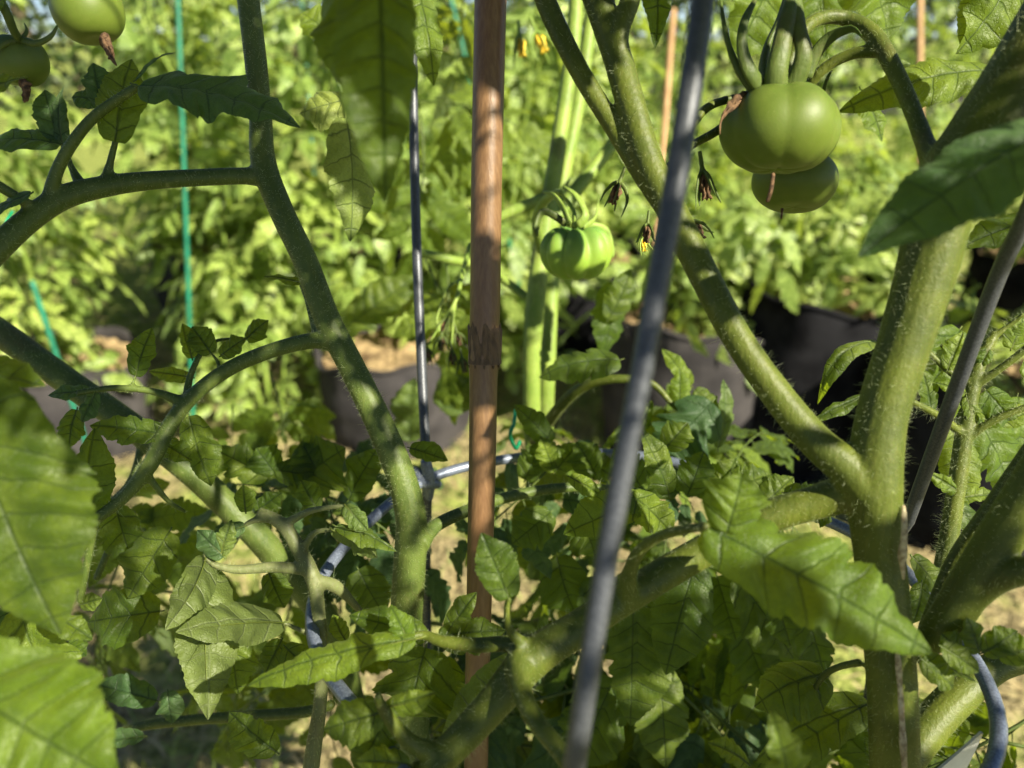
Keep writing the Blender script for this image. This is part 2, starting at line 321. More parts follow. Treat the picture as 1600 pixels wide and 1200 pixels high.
# remeshed stems, split again into parts by the nearest skeleton curve
def build_stems(root, tubes, material, voxel=.0007, hairs=5000, smooth=8, hlen=.0020):
    """tubes: list of (part name, [pts], [radii], material or None)"""
    mb = MB(); kd_pts = []
    for k, (nm, pts, rad, mt) in enumerate(tubes):
        tube(mb, pts, rad, 14)
        for p, r in zip(pts, rad): kd_pts.append((p, r, k))
    me = mb.mesh('stems', [], uvs=False); o = link('stem_work', me)
    a = o.modifiers.new('r', 'REMESH'); a.mode = 'VOXEL'; a.voxel_size = voxel; a.use_smooth_shade = True
    s_ = o.modifiers.new('s', 'SMOOTH'); s_.factor = .5; s_.iterations = smooth
    dg = bpy.context.evaluated_depsgraph_get(); ev = o.evaluated_get(dg); m2 = bpy.data.meshes.new_from_object(ev)
    bpy.data.objects.remove(o)
    kd = kdtree.KDTree(len(kd_pts))
    for i, (p, r, k) in enumerate(kd_pts): kd.insert(p, i)
    kd.balance()
    nV = len(m2.vertices); co = np.empty(nV*3, np.float32); m2.vertices.foreach_get('co', co); co = co.reshape(-1, 3)
    no = np.array([list(v.normal) for v in m2.vertices], dtype=np.float32)
    own = np.empty(nV, int)
    for i in range(nV):
        best = 1e9; bk = 0
        for (p, idx, d) in kd.find_n(co[i], 14):
            e = d-kd_pts[idx][1]
            if e < best-1e-5: best = e; bk = kd_pts[idx][2]
        own[i] = bk
    polys = np.array([list(p.vertices)[:4] if len(p.vertices) == 4 else list(p.vertices)+[p.vertices[-1]] for p in m2.polygons])
    fo = own[polys[:, 0]]
    for k, (nm, pts, rad, mt) in enumerate(tubes):
        F = polys[fo == k]
        if len(F) == 0: continue
        u, inv = np.unique(F, return_inverse=True); inv = inv.reshape(F.shape)
        pm = MB().add(co[u], inv).mesh(nm, [mt or material], uvs=False)
        if len(pm.vertices) == len(u): pm.normals_split_custom_set_from_vertices(no[u].tolist())
        link(nm, pm, root)
    # fine hairs
    if hairs:
        vis = np.where(own >= 0)[0]
        pick = rng.choice(vis, hairs); V = []; 
        c = co[pick]; nn_ = no[pick] + rng.normal(0, .35, (hairs, 3)); nn_ /= np.linalg.norm(nn_, axis=1)[:, None]
        ln = rng.gamma(2., hlen/2.4, hairs)[:, None]; sd = np.cross(nn_, rng.normal(size=(hairs, 3))); sd /= np.linalg.norm(sd, axis=1)[:, None]
        bend = np.cross(nn_, sd)*ln*.35*rng.uniform(-1, 1, (hairs, 1)); wv = .000032
        p0 = c; p1 = c+nn_*ln*.55; p2 = c+nn_*ln+bend
        V = np.stack([p0-sd*wv, p0+sd*wv, p1+sd*wv*.7, p1-sd*wv*.7, p2], 1).reshape(-1, 3)
        b0 = np.arange(hairs)[:, None]*5
        F = np.concatenate([b0+np.array([0, 1, 2, 3]), b0+np.array([3, 2, 4, 4])])
        tag(link('hairs', MB().add(V, F).mesh('hairs', [HAIR], uvs=False), root), kind='stuff')
    bpy.data.meshes.remove(m2)
def T(nm, spec, mt=None, step=.003):
    """spec: list of (px, py, width_px, d)"""
    pts = [P(a, b, d) for a, b, w_, d in spec]; rad = [w_/2/FPX*d for a, b, w_, d in spec]
    p, r = spline(pts, rad, step); return (nm, p, r, mt)

def leaf(root, bx, by, tx, ty, wpx, d, facing=(0, .3, 1), d2=None, m=None, seed=None, name='leaf', stalk=0, **k):
    d2 = d if d2 is None else d2
    seed = seed if seed is not None else (bx*31+by*17+tx*7+ty*3) % 9973
    r = np.random.default_rng(seed)
    b = P(bx, by, d); tp = P(tx, ty, d2); Ln = (tp-b).length; W = wpx/FPX*(d+d2)/2
    kk = dict(n=max(4, min(8, int(Ln/.009))), fold=r.uniform(.05, .3), arch=r.uniform(.02, .12), serr=r.uniform(.08, .2), ecurl=r.uniform(.03, .14),
              rip=r.uniform(.05, .1), bul=.09, twist=r.uniform(-.35, .35))
    kk.update(k); V, F, uv, me = leaflet(Ln, W, seed, **kk)
    mb = MB().add(place(V, b, tp, CN(facing)), F, uv, me)
    # midrib standing proud of the underside and a short stalk
    fr = frame(b, tp, CN(facing)); q = kk.get('nu', 13)//2; nvv = kk.get('nv', 43); nuu = kk.get('nu', 13)
    mid = V.reshape(nvv, nuu, 3)[:, q]; mid = mid[: int(nvv*.8)] @ fr + np.array(list(b)) - fr[2]*W*.016
    rr = np.linspace(1, .2, len(mid))*max(.0003, W*.011)
    pre = np.array(list(b)) - fr[1]*Ln*.06
    tube(mb, [Vector(pre)]+[Vector(x) for x in mid], [rr[0]]+list(rr), 6, mi=1)
    return link(name, mb.mesh('leaf', [m or LEAF, STEMD if m in (None, LEAFB) else STEM]), root)

# compound leaf meshes shared by many copies; rachis along +Y, upper side +Z, length 1 unit = metres given
def compound_mesh(seed, Ln=.24, m=None, hi=False, pairs=3, droop=.5):
    r = np.random.default_rng(seed); mb = MB(); nu, nv = (9, 31) if hi else (5, 15)
    def bend(V):
        V = np.array(V); y = V[:, 1]/Ln; V[:, 2] -= droop*Ln*.5*y**2; V[:, 1] -= droop*Ln*.12*y**3; V[:, 0] += .05*Ln*np.sin(y*3+seed)
        return V
    ys = np.linspace(0, Ln*.82, 14); C = bend(np.stack([ys*0, ys, ys*0], 1)); tube(mb, [Vector(c) for c in C], list(np.linspace(.0022, .0009, 14)*Ln/.24), 6, mi=1)
    specs = []
    for i, f in enumerate(np.linspace(.30, .72, pairs)):
        for sd in (-1, 1): specs.append((f+r.uniform(-.04, .04), sd*r.uniform(48, 75), (.42-.06*i)*r.uniform(.8, 1.15), r.uniform(.42, .55)))
    specs.append((.80, r.uniform(-8, 8), .46, .52))
    for j in range(4): specs.append((r.uniform(.3, .75), r.choice([-1, 1])*r.uniform(50, 85), r.uniform(.08, .15), .6))
    for k, (f, a, l, wr) in enumerate(specs):
        l = l*Ln; V, F, uv, me = leaflet(l, l*wr*r.uniform(.9, 1.15), seed*31+k, n=6 if hi else 4, nu=nu, nv=nv, fold=r.uniform(.1, .45), arch=r.uniform(.0, .18), serr=.2 if hi else .34,
                                     ecurl=.1, rip=.08, bul=.07 if hi else .03, twist=r.uniform(-.4, .4))
        a = R(a); dz = r.uniform(-.95, .05); bs = Vector((0, f*Ln, 0)); dr = Vector((math.sin(a), math.cos(a), dz)); st = bs+dr*l*.16
        nr = Vector((r.uniform(-.35, .35), r.uniform(-.3, .3), 1))
        Vw = bend(place(V, st, st+dr.normalized()*l, nr)); mb.add(Vw, F, uv, me)
        tube(mb, [Vector(q) for q in bend(np.array([list(bs), list((bs+st)/2), list(st)]))], [.0009*Ln/.24]*3, 5, mi=1)
    return mb.mesh('compound_leaf', [m or LEAF, STEMD])
CL = {}
def variants(key, m, hi, cnt=7, **k):
    if key not in CL: CL[key] = [compound_mesh(100+i*13+(500 if hi else 0), m=m, hi=hi, droop=.25+.12*i, pairs=3+(i % 2), **k) for i in range(cnt)]
    return CL[key]
def put_leaf(root, me, base, direction, up, scale, name='leaf'):
    Y = Vector(direction).normalized(); Z = Vector(up); Z = (Z-Y*Z.dot(Y)); Z = Z.normalized() if Z.length > 1e-4 else Vector((1, 0, 0)); X = Y.cross(Z)
    M = Matrix((X, Y, Z)).transposed().to_4x4(); M = Matrix.Translation(Vector(base)-Vector(root.location)) @ M @ Matrix.Scale(scale, 4)
    o = bpy.data.objects.new(name, me); COL.objects.link(o); o.parent = root; o.matrix_basis = M; return o

# ================================================================ THE SETTING
def ground():
    n = 90; xs = np.sign(np.linspace(-1, 1, n))*np.abs(np.linspace(-1, 1, n))**2.5*60; ys = np.linspace(0, 1, n)**2.2*110-6
    X, Y = np.meshgrid(xs, ys); Z = .012*np.sin(X*7+Y*3)+.01*np.sin(Y*9-X*4); Z *= (np.hypot(X, Y) < 8)
    V = np.stack([X, Y, Z], -1).reshape(-1, 3); i = np.arange(n-1)[:, None]*n+np.arange(n-1)[None, :]
    F = np.stack([i, i+1, i+n+1, i+n], -1).reshape(-1, 4)
    tag(link('ground', MB().add(V, F).mesh('ground', [GROUND], uvs=False)), kind='structure')
ground()
def blades(name, cnt, xr, yr, l, w_, m, flat, label, cat, mask=None):
    c = np.stack([rng.uniform(*xr, cnt), rng.uniform(*yr, cnt)**1.0, np.full(cnt, .012)], 1)
    if mask is not None: c = c[mask(c)]; cnt = len(c)
    a = rng.uniform(0, 6.28, cnt); up = rng.uniform(*flat, cnt); ln = rng.uniform(*l, cnt)
    d = np.stack([np.cos(a)*np.cos(up), np.sin(a)*np.cos(up), np.sin(up)], 1)*ln[:, None]; sd = np.stack([-np.sin(a), np.cos(a), 0*a], 1)*w_
    mid = c+d*.55; tip = c+d; tip[:, 2] -= ln*.18*np.sin(up); c[:, 2] += rng.uniform(0, .015, cnt)
    tip[:, 2] = np.maximum(tip[:, 2], .006)
    V = np.stack([c-sd, c+sd, mid+sd*.8, mid-sd*.8, tip], 1).reshape(-1, 3); b0 = np.arange(cnt)[:, None]*5
    F = np.concatenate([b0+np.array([0, 1, 2, 3]), b0+np.array([3, 2, 4, 4])])
    return tag(link(name, MB().add(V, F).mesh(name, [m], uvs=False)), label, cat, kind='stuff')
def patch(c): return (np.sin(c[:, 0]*2.3+1)+np.sin(c[:, 1]*2.9+c[:, 0])+rng.uniform(-1, 1, len(c))) > .2
blades('grass', 42000, (-3, 4), (.6, 6), (.03, .10), .0016, GRASSM, (.5, 1.4), 'short yellow-green grass between the grow bags', 'grass', patch)
blades('straw', 16000, (-2.6, 3), (.5, 4.5), (.03, .11), .0022, STRAWM, (0, .25), 'pale dry straw mulch strewn on the ground', 'straw')

# ================================================================ GROW BAGS AND GARDEN PLANTS BEHIND
def grow_bag(x, y, r, h, m, label, seed=0, straw=True, group='fabric grow bags'):
    t = thing('grow_bag', label, 'grow bag', (x, y, 0), seed*.7, group); g = np.random.default_rng(seed)
    ns, nz = 64, 26; an = np.linspace(0, 2*np.pi, ns, endpoint=False); V = []; ph = g.uniform(0, 6, 6)
    prof = [(z, 1) for z in np.linspace(0, 1, nz)] + [(1.0, .975), (.93, .965), (.86, .96)]
    for z, k in prof:
        rr = r*k*(.94+.06*z+.012*np.sin(an*5+ph[0]+z*2)*(.4+z)+.010*np.sin(an*11+ph[1]-z*5)+.008*np.sin(z*17+an*3+ph[2])+.05*np.sin(np.pi*z))
        zz = h*z+.018*np.sin(an*2+ph[3])*z+.008*np.sin(an*7+ph[4])*z
        V.append(np.stack([np.cos(an)*rr, np.sin(an)*rr, zz+0*an], 1))
    V = np.concatenate(V); i0 = np.arange(ns); i1 = (i0+1) % ns; F = np.concatenate([np.stack([k*ns+i0, k*ns+i1, (k+1)*ns+i1, (k+1)*ns+i0], 1) for k in range(len(prof)-1)])
    link('bag', MB().add(V, F).mesh('bag', [m], uvs=False), t)
    rim = MB(); a2 = np.append(an, an[0]); c = V[(nz-1)*ns:(nz)*ns]; c = np.concatenate([c, c[:1]]); tube(rim, [Vector(q) for q in c*np.array([1.004, 1.004, 1])], [.006]*len(c), 6)
    link('rim', rim.mesh('rim', [m], uvs=False), t)
    for a0 in (g.uniform(0, 3), ): 
        for da in (0, math.pi):
            hb = MB(); an2 = np.linspace(-.22, .22, 9)+a0+da; C = np.stack([np.cos(an2)*r*1.02, np.sin(an2)*r*1.02, h*.93+.07*np.cos(np.linspace(-1.5, 1.5, 9))], 1)
            tube(hb, [Vector(q) for q in C], [.013]*9, 8, flat=.15); link('handle', hb.mesh('handle', [m], uvs=False), t)
    # soil topped with straw
    nr = 14; V = [[0, 0, h*.93]]; F = []
    for k in range(1, nr+1):
        for a in an: V.append([math.cos(a)*r*.95*k/nr, math.sin(a)*r*.95*k/nr, h*.9+g.uniform(-.006, .012)])
    for j in range(ns): F.append([0, 1+j, 1+(j+1) % ns, 1+(j+1) % ns])
    for k in range(nr-1):
        for j in range(ns): F.append([1+k*ns+j, 1+(k+1)*ns+j, 1+(k+1)*ns+(j+1) % ns, 1+k*ns+(j+1) % ns])
    link('mulch', MB().add(V, F).mesh('mulch', [SOIL], uvs=False), t)
    return t
def garden_plant(x, y, z0, h, spread, nleaf, label, seed, lm='g', lsize=(.5, .95), low=.12, group='tomato plants in the rows behind', nst=3, cat='tomato plant', name='tomato_plant'):
    t = thing(name, label, cat, (x, y, z0), 0, group); g = np.random.default_rng(seed)
    V_ = variants(lm, {'g': LEAFG, 't': LEAF, 'p': LEAFP}[lm], False); st = MB(); tops = []
    for k in range(nst):
        a = g.uniform(0, 6.28); q = [Vector((0.01*math.cos(a), .01*math.sin(a), -.05))]
        for i in range(1, 6):
            f = i/5; q.append(Vector((math.cos(a)*spread*.45*f**.8+g.uniform(-.03, .03), math.sin(a)*spread*.45*f**.8+g.uniform(-.03, .03), h*f*(1-.1*k))))
        p_, r_ = spline(q, list(np.linspace(.008, .003, 6)), .02); tube(st, p_, r_, 8); tops.append(p_)
    link('stem', st.mesh('stem', [STEMP if lm == 'g' else STEM], uvs=False), t)
    for i in range(nleaf):
        p_ = tops[i % nst]; f = low+(1-low)*((i+g.uniform(0, 1))/nleaf); b0 = p_[int(f*(len(p_)-1))]
        a = i*2.399+g.uniform(-.5, .5); el = g.uniform(-.35, .55)
        b0 = b0 + Vector((math.cos(a), math.sin(a), 0))*g.uniform(0, spread*.35)
        put_leaf(t, V_[g.integers(len(V_))], Vector(t.location)+b0, (math.cos(a)*math.cos(el), math.sin(a)*math.cos(el), math.sin(el)),
                 (g.uniform(-.9, .9), g.uniform(-.9, .9), 1), g.uniform(*lsize))
    return t
BAGS = [  # x, y, r, h, material, label
 (-.34, 2.05, .22, .27, FABRIC, 'grey fabric grow bag standing on straw just left of the bamboo cane'),
 (-1.28, 1.95, .22, .27, FABRIC, 'grey fabric grow bag under the leafy plant at the left edge'),
 (.50, 1.98, .24, .40, FABRIC, 'smooth mid-grey grow bag right of the thick grey wire'),
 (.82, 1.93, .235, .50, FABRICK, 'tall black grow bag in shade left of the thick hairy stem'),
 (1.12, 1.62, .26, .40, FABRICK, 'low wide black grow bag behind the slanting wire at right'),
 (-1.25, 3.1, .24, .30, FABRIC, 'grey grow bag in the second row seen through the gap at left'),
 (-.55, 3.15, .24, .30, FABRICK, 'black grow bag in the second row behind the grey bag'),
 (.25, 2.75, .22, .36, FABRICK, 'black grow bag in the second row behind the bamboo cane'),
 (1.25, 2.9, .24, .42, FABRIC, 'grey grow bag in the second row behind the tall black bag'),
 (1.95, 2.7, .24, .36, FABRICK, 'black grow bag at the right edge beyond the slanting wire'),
]
for i, b_ in enumerate(BAGS): grow_bag(*b_, seed=i+1)
GP = [  # x,y,z0,h,spread,nleaf,label
 (-1.28, 1.95, .24, 1.15, .36, 90, 'tall bushy sunlit tomato plant at the left edge', 'g'),
 (-.50, 2.15, .24, 1.15, .30, 80, 'bushy yellow-green tomato plant above the grey bag left of the cane', 'g'),
 (-.90, 2.45, .10, 1.25, .30, 75, 'sunlit tomato plant by the upright green stake at left', 'g'),
 (-1.25, 3.1, .27, 1.2, .36, 75, 'second-row tomato plant behind the gap at left', 'g'),
 (-.55, 3.15, .27, 1.3, .38, 80, 'second-row tomato plant left of the left wire', 'g'),
 (.02, 2.60, .30, 1.15, .30, 70, 'bright tomato plant right behind the bamboo cane', 'g'),
 (.30, 2.95, .30, 1.0, .30, 65, 'loose tomato plant behind the small ribbed tomato', 'g'),
 (.50, 1.98, .36, .42, .28, 28, 'low sparse plant in the grey bag right of the thick wire', 'g'),
 (-2.2, 3.2, 0, 1.5, .5, 75, 'tall tomato plant far left beyond the edge plant', 'g'),
 (-1.6, 4.4, 0, 1.6, .6, 80, 'third-row plant at far left', 't'),  # third row gets darker leaves in place of shade, for dark gaps
 (-.6, 4.5, 0, 1.6, .6, 80, 'third-row plant left of the cane', 't'),
 (.45, 4.3, 0, 1.35, .55, 80, 'third-row plant between cane and thick wire', 't'),
 (-.08, 2.30, .05, 1.1, .26, 60, 'sunlit tomato plant between the left wire and the cane', 'g'),
 (-1.0, 2.80, .05, 1.2, .32, 60, 'darker plant behind the upright green stake', 't'),
 (-.15, 3.5, 0, 1.3, .4, 60, 'plant behind the second row left of the cane', 't'),  # darker leaves here too, standing in for a shaded gap
 (.72, 3.5, .0, .95, .35, 50, 'bright loose plant behind the leaning thick stem', 'g'),
 (-1.85, 2.45, 0, 1.3, .36, 60, 'sunlit plant at the far left edge of the second row', 'g'),
 (-.72, 2.02, .02, .95, .24, 50, 'slim sunlit plant between the two left grow bags', 'g'),
 (.84, 2.0, .46, .36, .26, 34, 'low bright plant in the tall black bag', 'g'),
 (1.25, 2.9, .38, .38, .24, 30, 'short sunlit plant in the grey second-row bag', 'g'),
 (1.12, 1.62, .36, .22, .16, 8, 'small plant in the low wide black bag', 'g'),
 (1.95, 2.7, .32, .50, .26, 30, 'sunlit plant at the right edge beyond the slanting wire', 'g'),
 (1.15, 4.1, 0, .75, .4, 45, 'low bright plant behind the twin hanging tomatoes', 'g'),
 (.95, 5.6, 0, 1.25, .5, 60, 'taller plant far behind the thick grey wire', 'g'),
 (1.9, 5.2, 0, 1.25, .5, 70, 'leafy plant on the lawn right of the tan stake', 'g'),
 (2.9, 5.6, 0, 1.3, .5, 70, 'tall bright plant on the lawn near the right edge', 'g'),
 (1.45, 6.6, 0, 1.5, .6, 70, 'tall plant far behind the twin hanging tomatoes', 'g'),
 (3.6, 7.2, 0, 1.6, .6, 70, 'farthest tall plant behind the lawn at right', 'g'),
 (1.55, 1.35, 0, 1.05, .34, 80, 'tall dense tomato plant just outside the right edge, shading the black bags', 'g'),  # put in out of view to keep sun off the black bags
 (2.2, 4.4, 0, .6, .4, 40, 'low plant on the grass at right', 'g'),
]
for i, g_ in enumerate(GP): garden_plant(*g_[:5], int(min(g_[5]*1.5, 100)), g_[6], seed=50+i, lm=g_[7])
def stake(name, a, b, r, m, label, cat, group=None):
    t = MB(); a = Vector(a); b = Vector(b); p_, r_ = spline([a, a.lerp(b, .5), b], [r, r, r*.9], .02)
    for i in range(len(r_)):
        if m is GREENS and i % 3 == 0: r_[i] *= 1.12
    tube(t, p_, r_, 12); me = t.mesh(name, [m], uvs=False)
    for v in me.vertices: v.co -= a
    o = link(name, me); o.location = a; return tag(o, label, cat, group)
def on_ground(px, py, d): return P(px, py, d)
gs = 'green coated stakes'
def stake_px(pa, pb, r, m, label, cat='stake', name='garden_stake', group=gs):
    """from the top at pa to a foot carried straight on to the ground"""
    A = P(*pa); B = P(*pb); D = (B-A); B2 = A + D*((A.z+.05)/max(1e-3, A.z-B.z)) if A.z-B.z > .02 else B
    return stake(name, B2, A, r, m, label, cat, group)
stake_px((276, -60, 1.75), (302, 670, 1.95), .0055, GREENS, 'upright green stake seen between the left plants')
stake_px((50, 440, 1.60), (158, 765, 1.72), .0055, GREENS, 'slanting green stake low at the left edge')
stake_px((700, -20, 2.0), (748, 180, 2.1), .006, GREENS, 'tilted green stake crossing behind the top of the bamboo cane')
stake_px((470, -30, 2.6), (474, 30, 2.6), .006, GREENS, 'green stake at the top between left stem and hanging leaf')
stake_px((1052, 15, 2.6), (1043, 135, 2.6), .012, WOODT, 'tan wooden stake behind the thick grey wire', group='tan wooden stakes')
stake_px((1437, -30, 4.5), (1437, 40, 4.5), .02, WOODT, 'tan wooden stake far off at upper right', group='tan wooden stakes')

# far edge: boards, shade trees
def board_bed(x0, x1, y, h, z, label):
    t = thing('bed_edging', label, 'edging board', ((x0+x1)/2, y, 0)); L_ = x1-x0
    for k in range(2):
        b = MB(); V = [[sx*L_/2, sy*.02, z+k*(h/2+.003)+sz*h/2] for sx in (-1, 1) for sy in (-1, 1) for sz in (0, 1)]
        b.add(V, [[0, 1, 3, 2], [4, 6, 7, 5], [0, 4, 5, 1], [2, 3, 7, 6], [1, 5, 7, 3], [0, 2, 6, 4]]); link('board', b.mesh('board', [BOARD], False, uvs=False), t)
    for x in (-L_/2+.1, 0, L_/2-.1):
        b = MB(); V = [[x+sx*.05, -.06+sy*.035, z*0+sz*(z+h+.06)] for sx in (-1, 1) for sy in (-1, 1) for sz in (0, 1)]
        b.add(V, [[0, 1, 3, 2], [4, 6, 7, 5], [0, 4, 5, 1], [2, 3, 7, 6], [1, 5, 7, 3], [0, 2, 6, 4]]); link('post', b.mesh('post', [BOARD], False, uvs=False), t)
    return t
board_bed(2.6, 9, 11.2, .26, 0, 'weathered grey timber edging at the far side of the grass')
def hedge(x0, x1, y, h, label, seed):
    t = thing('hedge', label, 'hedge', ((x0+x1)/2, y, 0)); g = np.random.default_rng(seed); n = 16000
    c = np.stack([g.uniform(x0-(x0+x1)/2, x1-(x0+x1)/2, n), g.normal(0, .45, n), g.uniform(0, 1, n)**.8*h], 1); c[:, 2] *= 1+.18*np.sin(c[:, 0]*1.7)+.1*np.sin(c[:, 0]*5)
    a = g.normal(size=(n, 3)); a /= np.linalg.norm(a, axis=1)[:, None]; b = np.cross(a, g.normal(size=(n, 3))); b /= np.linalg.norm(b, axis=1)[:, None]; s_ = .10
    V = np.stack([c-a*s_, c-b*s_*.5, c+a*s_, c+b*s_*.5], 1).reshape(-1, 3)
    link('foliage', MB().add(V, np.arange(n*4).reshape(-1, 4)).mesh('foliage', [TREEL], False), t)
    st_ = MB()
    for x in np.arange(x0, x1, 1.1): p_, r_ = spline([Vector((x-(x0+x1)/2, 0, 0)), Vector((x-(x0+x1)/2, .1, h*.4)), Vector((x-(x0+x1)/2+.1, 0, h*.8))], [.05, .04, .02], .2); tube(st_, p_, r_, 6)
    link('stems', st_.mesh('stems', [BARK], uvs=False), t)
hedge(-12, 12, 12.2, 2.6, 'dark green hedge along the far side of the garden', 77)
def shade_tree(x, y, h, r, seed, label):
    t = thing('shade_tree', label, 'tree', (x, y, 0), 0, 'shade trees far behind'); g = np.random.default_rng(seed)
    tr = MB(); p_, r_ = spline([Vector((0, 0, 0)), Vector((.1, 0, h*.3)), Vector((0, .1, h*.75))], [.2, .16, .06], .2); tube(tr, p_, r_, 10)
    for k in range(6):
        a = g.uniform(0, 6.28); p_, r_ = spline([Vector((0, 0, h*(.25+.08*k))), Vector((math.cos(a)*r*.4, math.sin(a)*r*.4, h*(.4+.08*k))), Vector((math.cos(a)*r*.8, math.sin(a)*r*.8, h*(.5+.08*k)))], [.08, .05, .02], .2); tube(tr, p_, r_, 6)
    link('trunk', tr.mesh('trunk', [BARK], uvs=False), t)
    n = 5200; cl = g.normal(size=(60, 3)); cl /= np.linalg.norm(cl, axis=1)[:, None]; cl *= g.uniform(.3, 1, (60, 1)); c = cl[g.integers(60, size=n)]*np.array([r, r, h*.42])+np.array([0, 0, h*.55])+g.normal(0, r*.14, (n, 3))
    a = g.normal(size=(n, 3)); a /= np.linalg.norm(a, axis=1)[:, None]; b = np.cross(a, g.normal(size=(n, 3))); b /= np.linalg.norm(b, axis=1)[:, None]; s_ = .11
    V = np.stack([c-a*s_, c-b*s_*.5, c+a*s_, c+b*s_*.5], 1).reshape(-1, 3); F = np.arange(n*4).reshape(-1, 4)
    link('crown', MB().add(V, F).mesh('crown', [TREEL], False), t)
for i, (x, y, h, r, lb) in enumerate([(5.5, 16, 7, 2.8, 'dark shade tree beyond the boards at upper right'), (10.5, 15, 7, 2.8, 'dark tree at the far right edge'),
      (0.5, 17, 7, 2.8, 'dark tree straight ahead beyond the garden'), (-5, 16, 7, 2.8, 'dark tree beyond the garden at left'), (3, 22, 9, 3.5, 'tallest tree in the back between two others'), (-10, 17, 7, 3, 'dark tree at the far left')]):
    shade_tree(x, y, h, r, 300+i, lb)

# ================================================================ CAGE, CANE, TAG
def cage():
    pts = [(667, 750), (500, 910), (600, 1160), (940, 708), (1560, 1130), (1390, 870), (1290, 800), (1180, 775)]; z = -.199; Q = []
    for a, b in pts:
        d = RT*((a-800)/FPX)+UP*((600-b)/FPX)+FW; t_ = z/d.z; Q.append((d.x*t_, d.y*t_))
    A = np.array([[2*x, 2*y, 1] for x, y in Q]); bb = np.array([x*x+y*y for x, y in Q]); s_ = np.linalg.lstsq(A, bb, rcond=None)[0]
    cx, cy = s_[0], s_[1]; rad = math.sqrt(s_[2]+cx*cx+cy*cy)
    t = thing_abs('wire_cage', 'galvanised wire plant cage with a round hoop and leaning uprights around the nearest plant', 'plant cage', (cx, cy, 0))
    an = np.linspace(0, 2*np.pi, 121); rr = []
    for a in an:                       # hoop lightly hand-bent to pass the measured points
        r_ = rad; 
        for x, y in Q:
            da = (a-math.atan2(y-cy, x-cx)+math.pi) % (2*math.pi)-math.pi; r_ += (math.hypot(x-cx, y-cy)-rad)*math.exp(-(da/.35)**2)
        rr.append(r_)
    C = [Vector((cx+r_*math.cos(a), cy+r_*math.sin(a), CAMH+z)) for a, r_ in zip(an, rr)]
    hb = MB(); tube(hb, C, [.0025]*121, 10, side=(0, 0, 1)); link('hoop', hb.mesh('hoop', [HOOPM], uvs=False), t)
    # lower hoop out of frame, upper hoop above the view
    for nm, zz, k in (('hoop', CAMH-.52, .86),):
        C2 = [Vector((cx+rad*k*math.cos(a), cy+rad*k*math.sin(a), zz)) for a in an]; hb = MB(); tube(hb, C2, [.0025]*121, 10, side=(0, 0, 1)); link(nm, hb.mesh('hoop', [WIRE], uvs=False), t)
    ups = [[(641, -60, 16, .385), (650, 350, 15.5, .38), (660, 600, 15.5, .375), (667, 756, 16, .372), (666, 850, 14, .40), (667, 960, 13, .43), (672, 1250, 12, .52)],
           [(1106, -60, 40, .152), (1082, 120, 39, .152), (1048, 330, 38, .153), (1003, 580, 37.5, .155), (950, 860, 37, .157), (897, 1200, 36, .160), (870, 1400, 30, .19)],
           [(1640, 250, 32, .205), (1600, 345, 30, .215), (1560, 430, 28, .23), (1500, 590, 26, .25), (1418, 815, 24, .292), (1395, 875, 22, .315), (1330, 1250, 17, .42)]]
    for u in ups:
        nm, p_, r_, _ = T('upright', u, step=.01); r_ = [.00245]*len(r_); p_ = list(p_)
        v = (p_[0]-p_[3]).normalized(); ex = .02 if u[0][0] > 1500 else .26; p_ = [p_[0]+v*ex, p_[0]+v*ex*.5]+p_; r_ = [.00245]*2+r_
        v = (p_[-1]-p_[-6]); v = (v.normalized()*.5+Vector((0, 0, -1))).normalized(); e = p_[-1]; p_ += [e+v*.1, e+v*((e.z+.03)/-v.z)]; r_ += [.00245]*2
        mb = MB(); tube(mb, p_, r_, 12); link('upright', mb.mesh('upright', [WIRE], uvs=False), t)
    wd = MB(); c = P(667, 748, .3715)
    p_, r_ = spline([c+Vector((-.006, 0, .006)), c+Vector((0, -.003, 0)), c+Vector((.006, .001, -.004))], [.0016, .0036, .0016], .001); tube(wd, p_, r_, 10)
    p_, r_ = spline([c+Vector((.0, -.001, .011)), c+Vector((.001, -.002, 0)), c+Vector((0, 0, -.012))], [.0025, .0036, .0022], .001); tube(wd, p_, r_, 10)
    link('weld', wd.mesh('weld', [HOOPM], uvs=False), t)
cage()
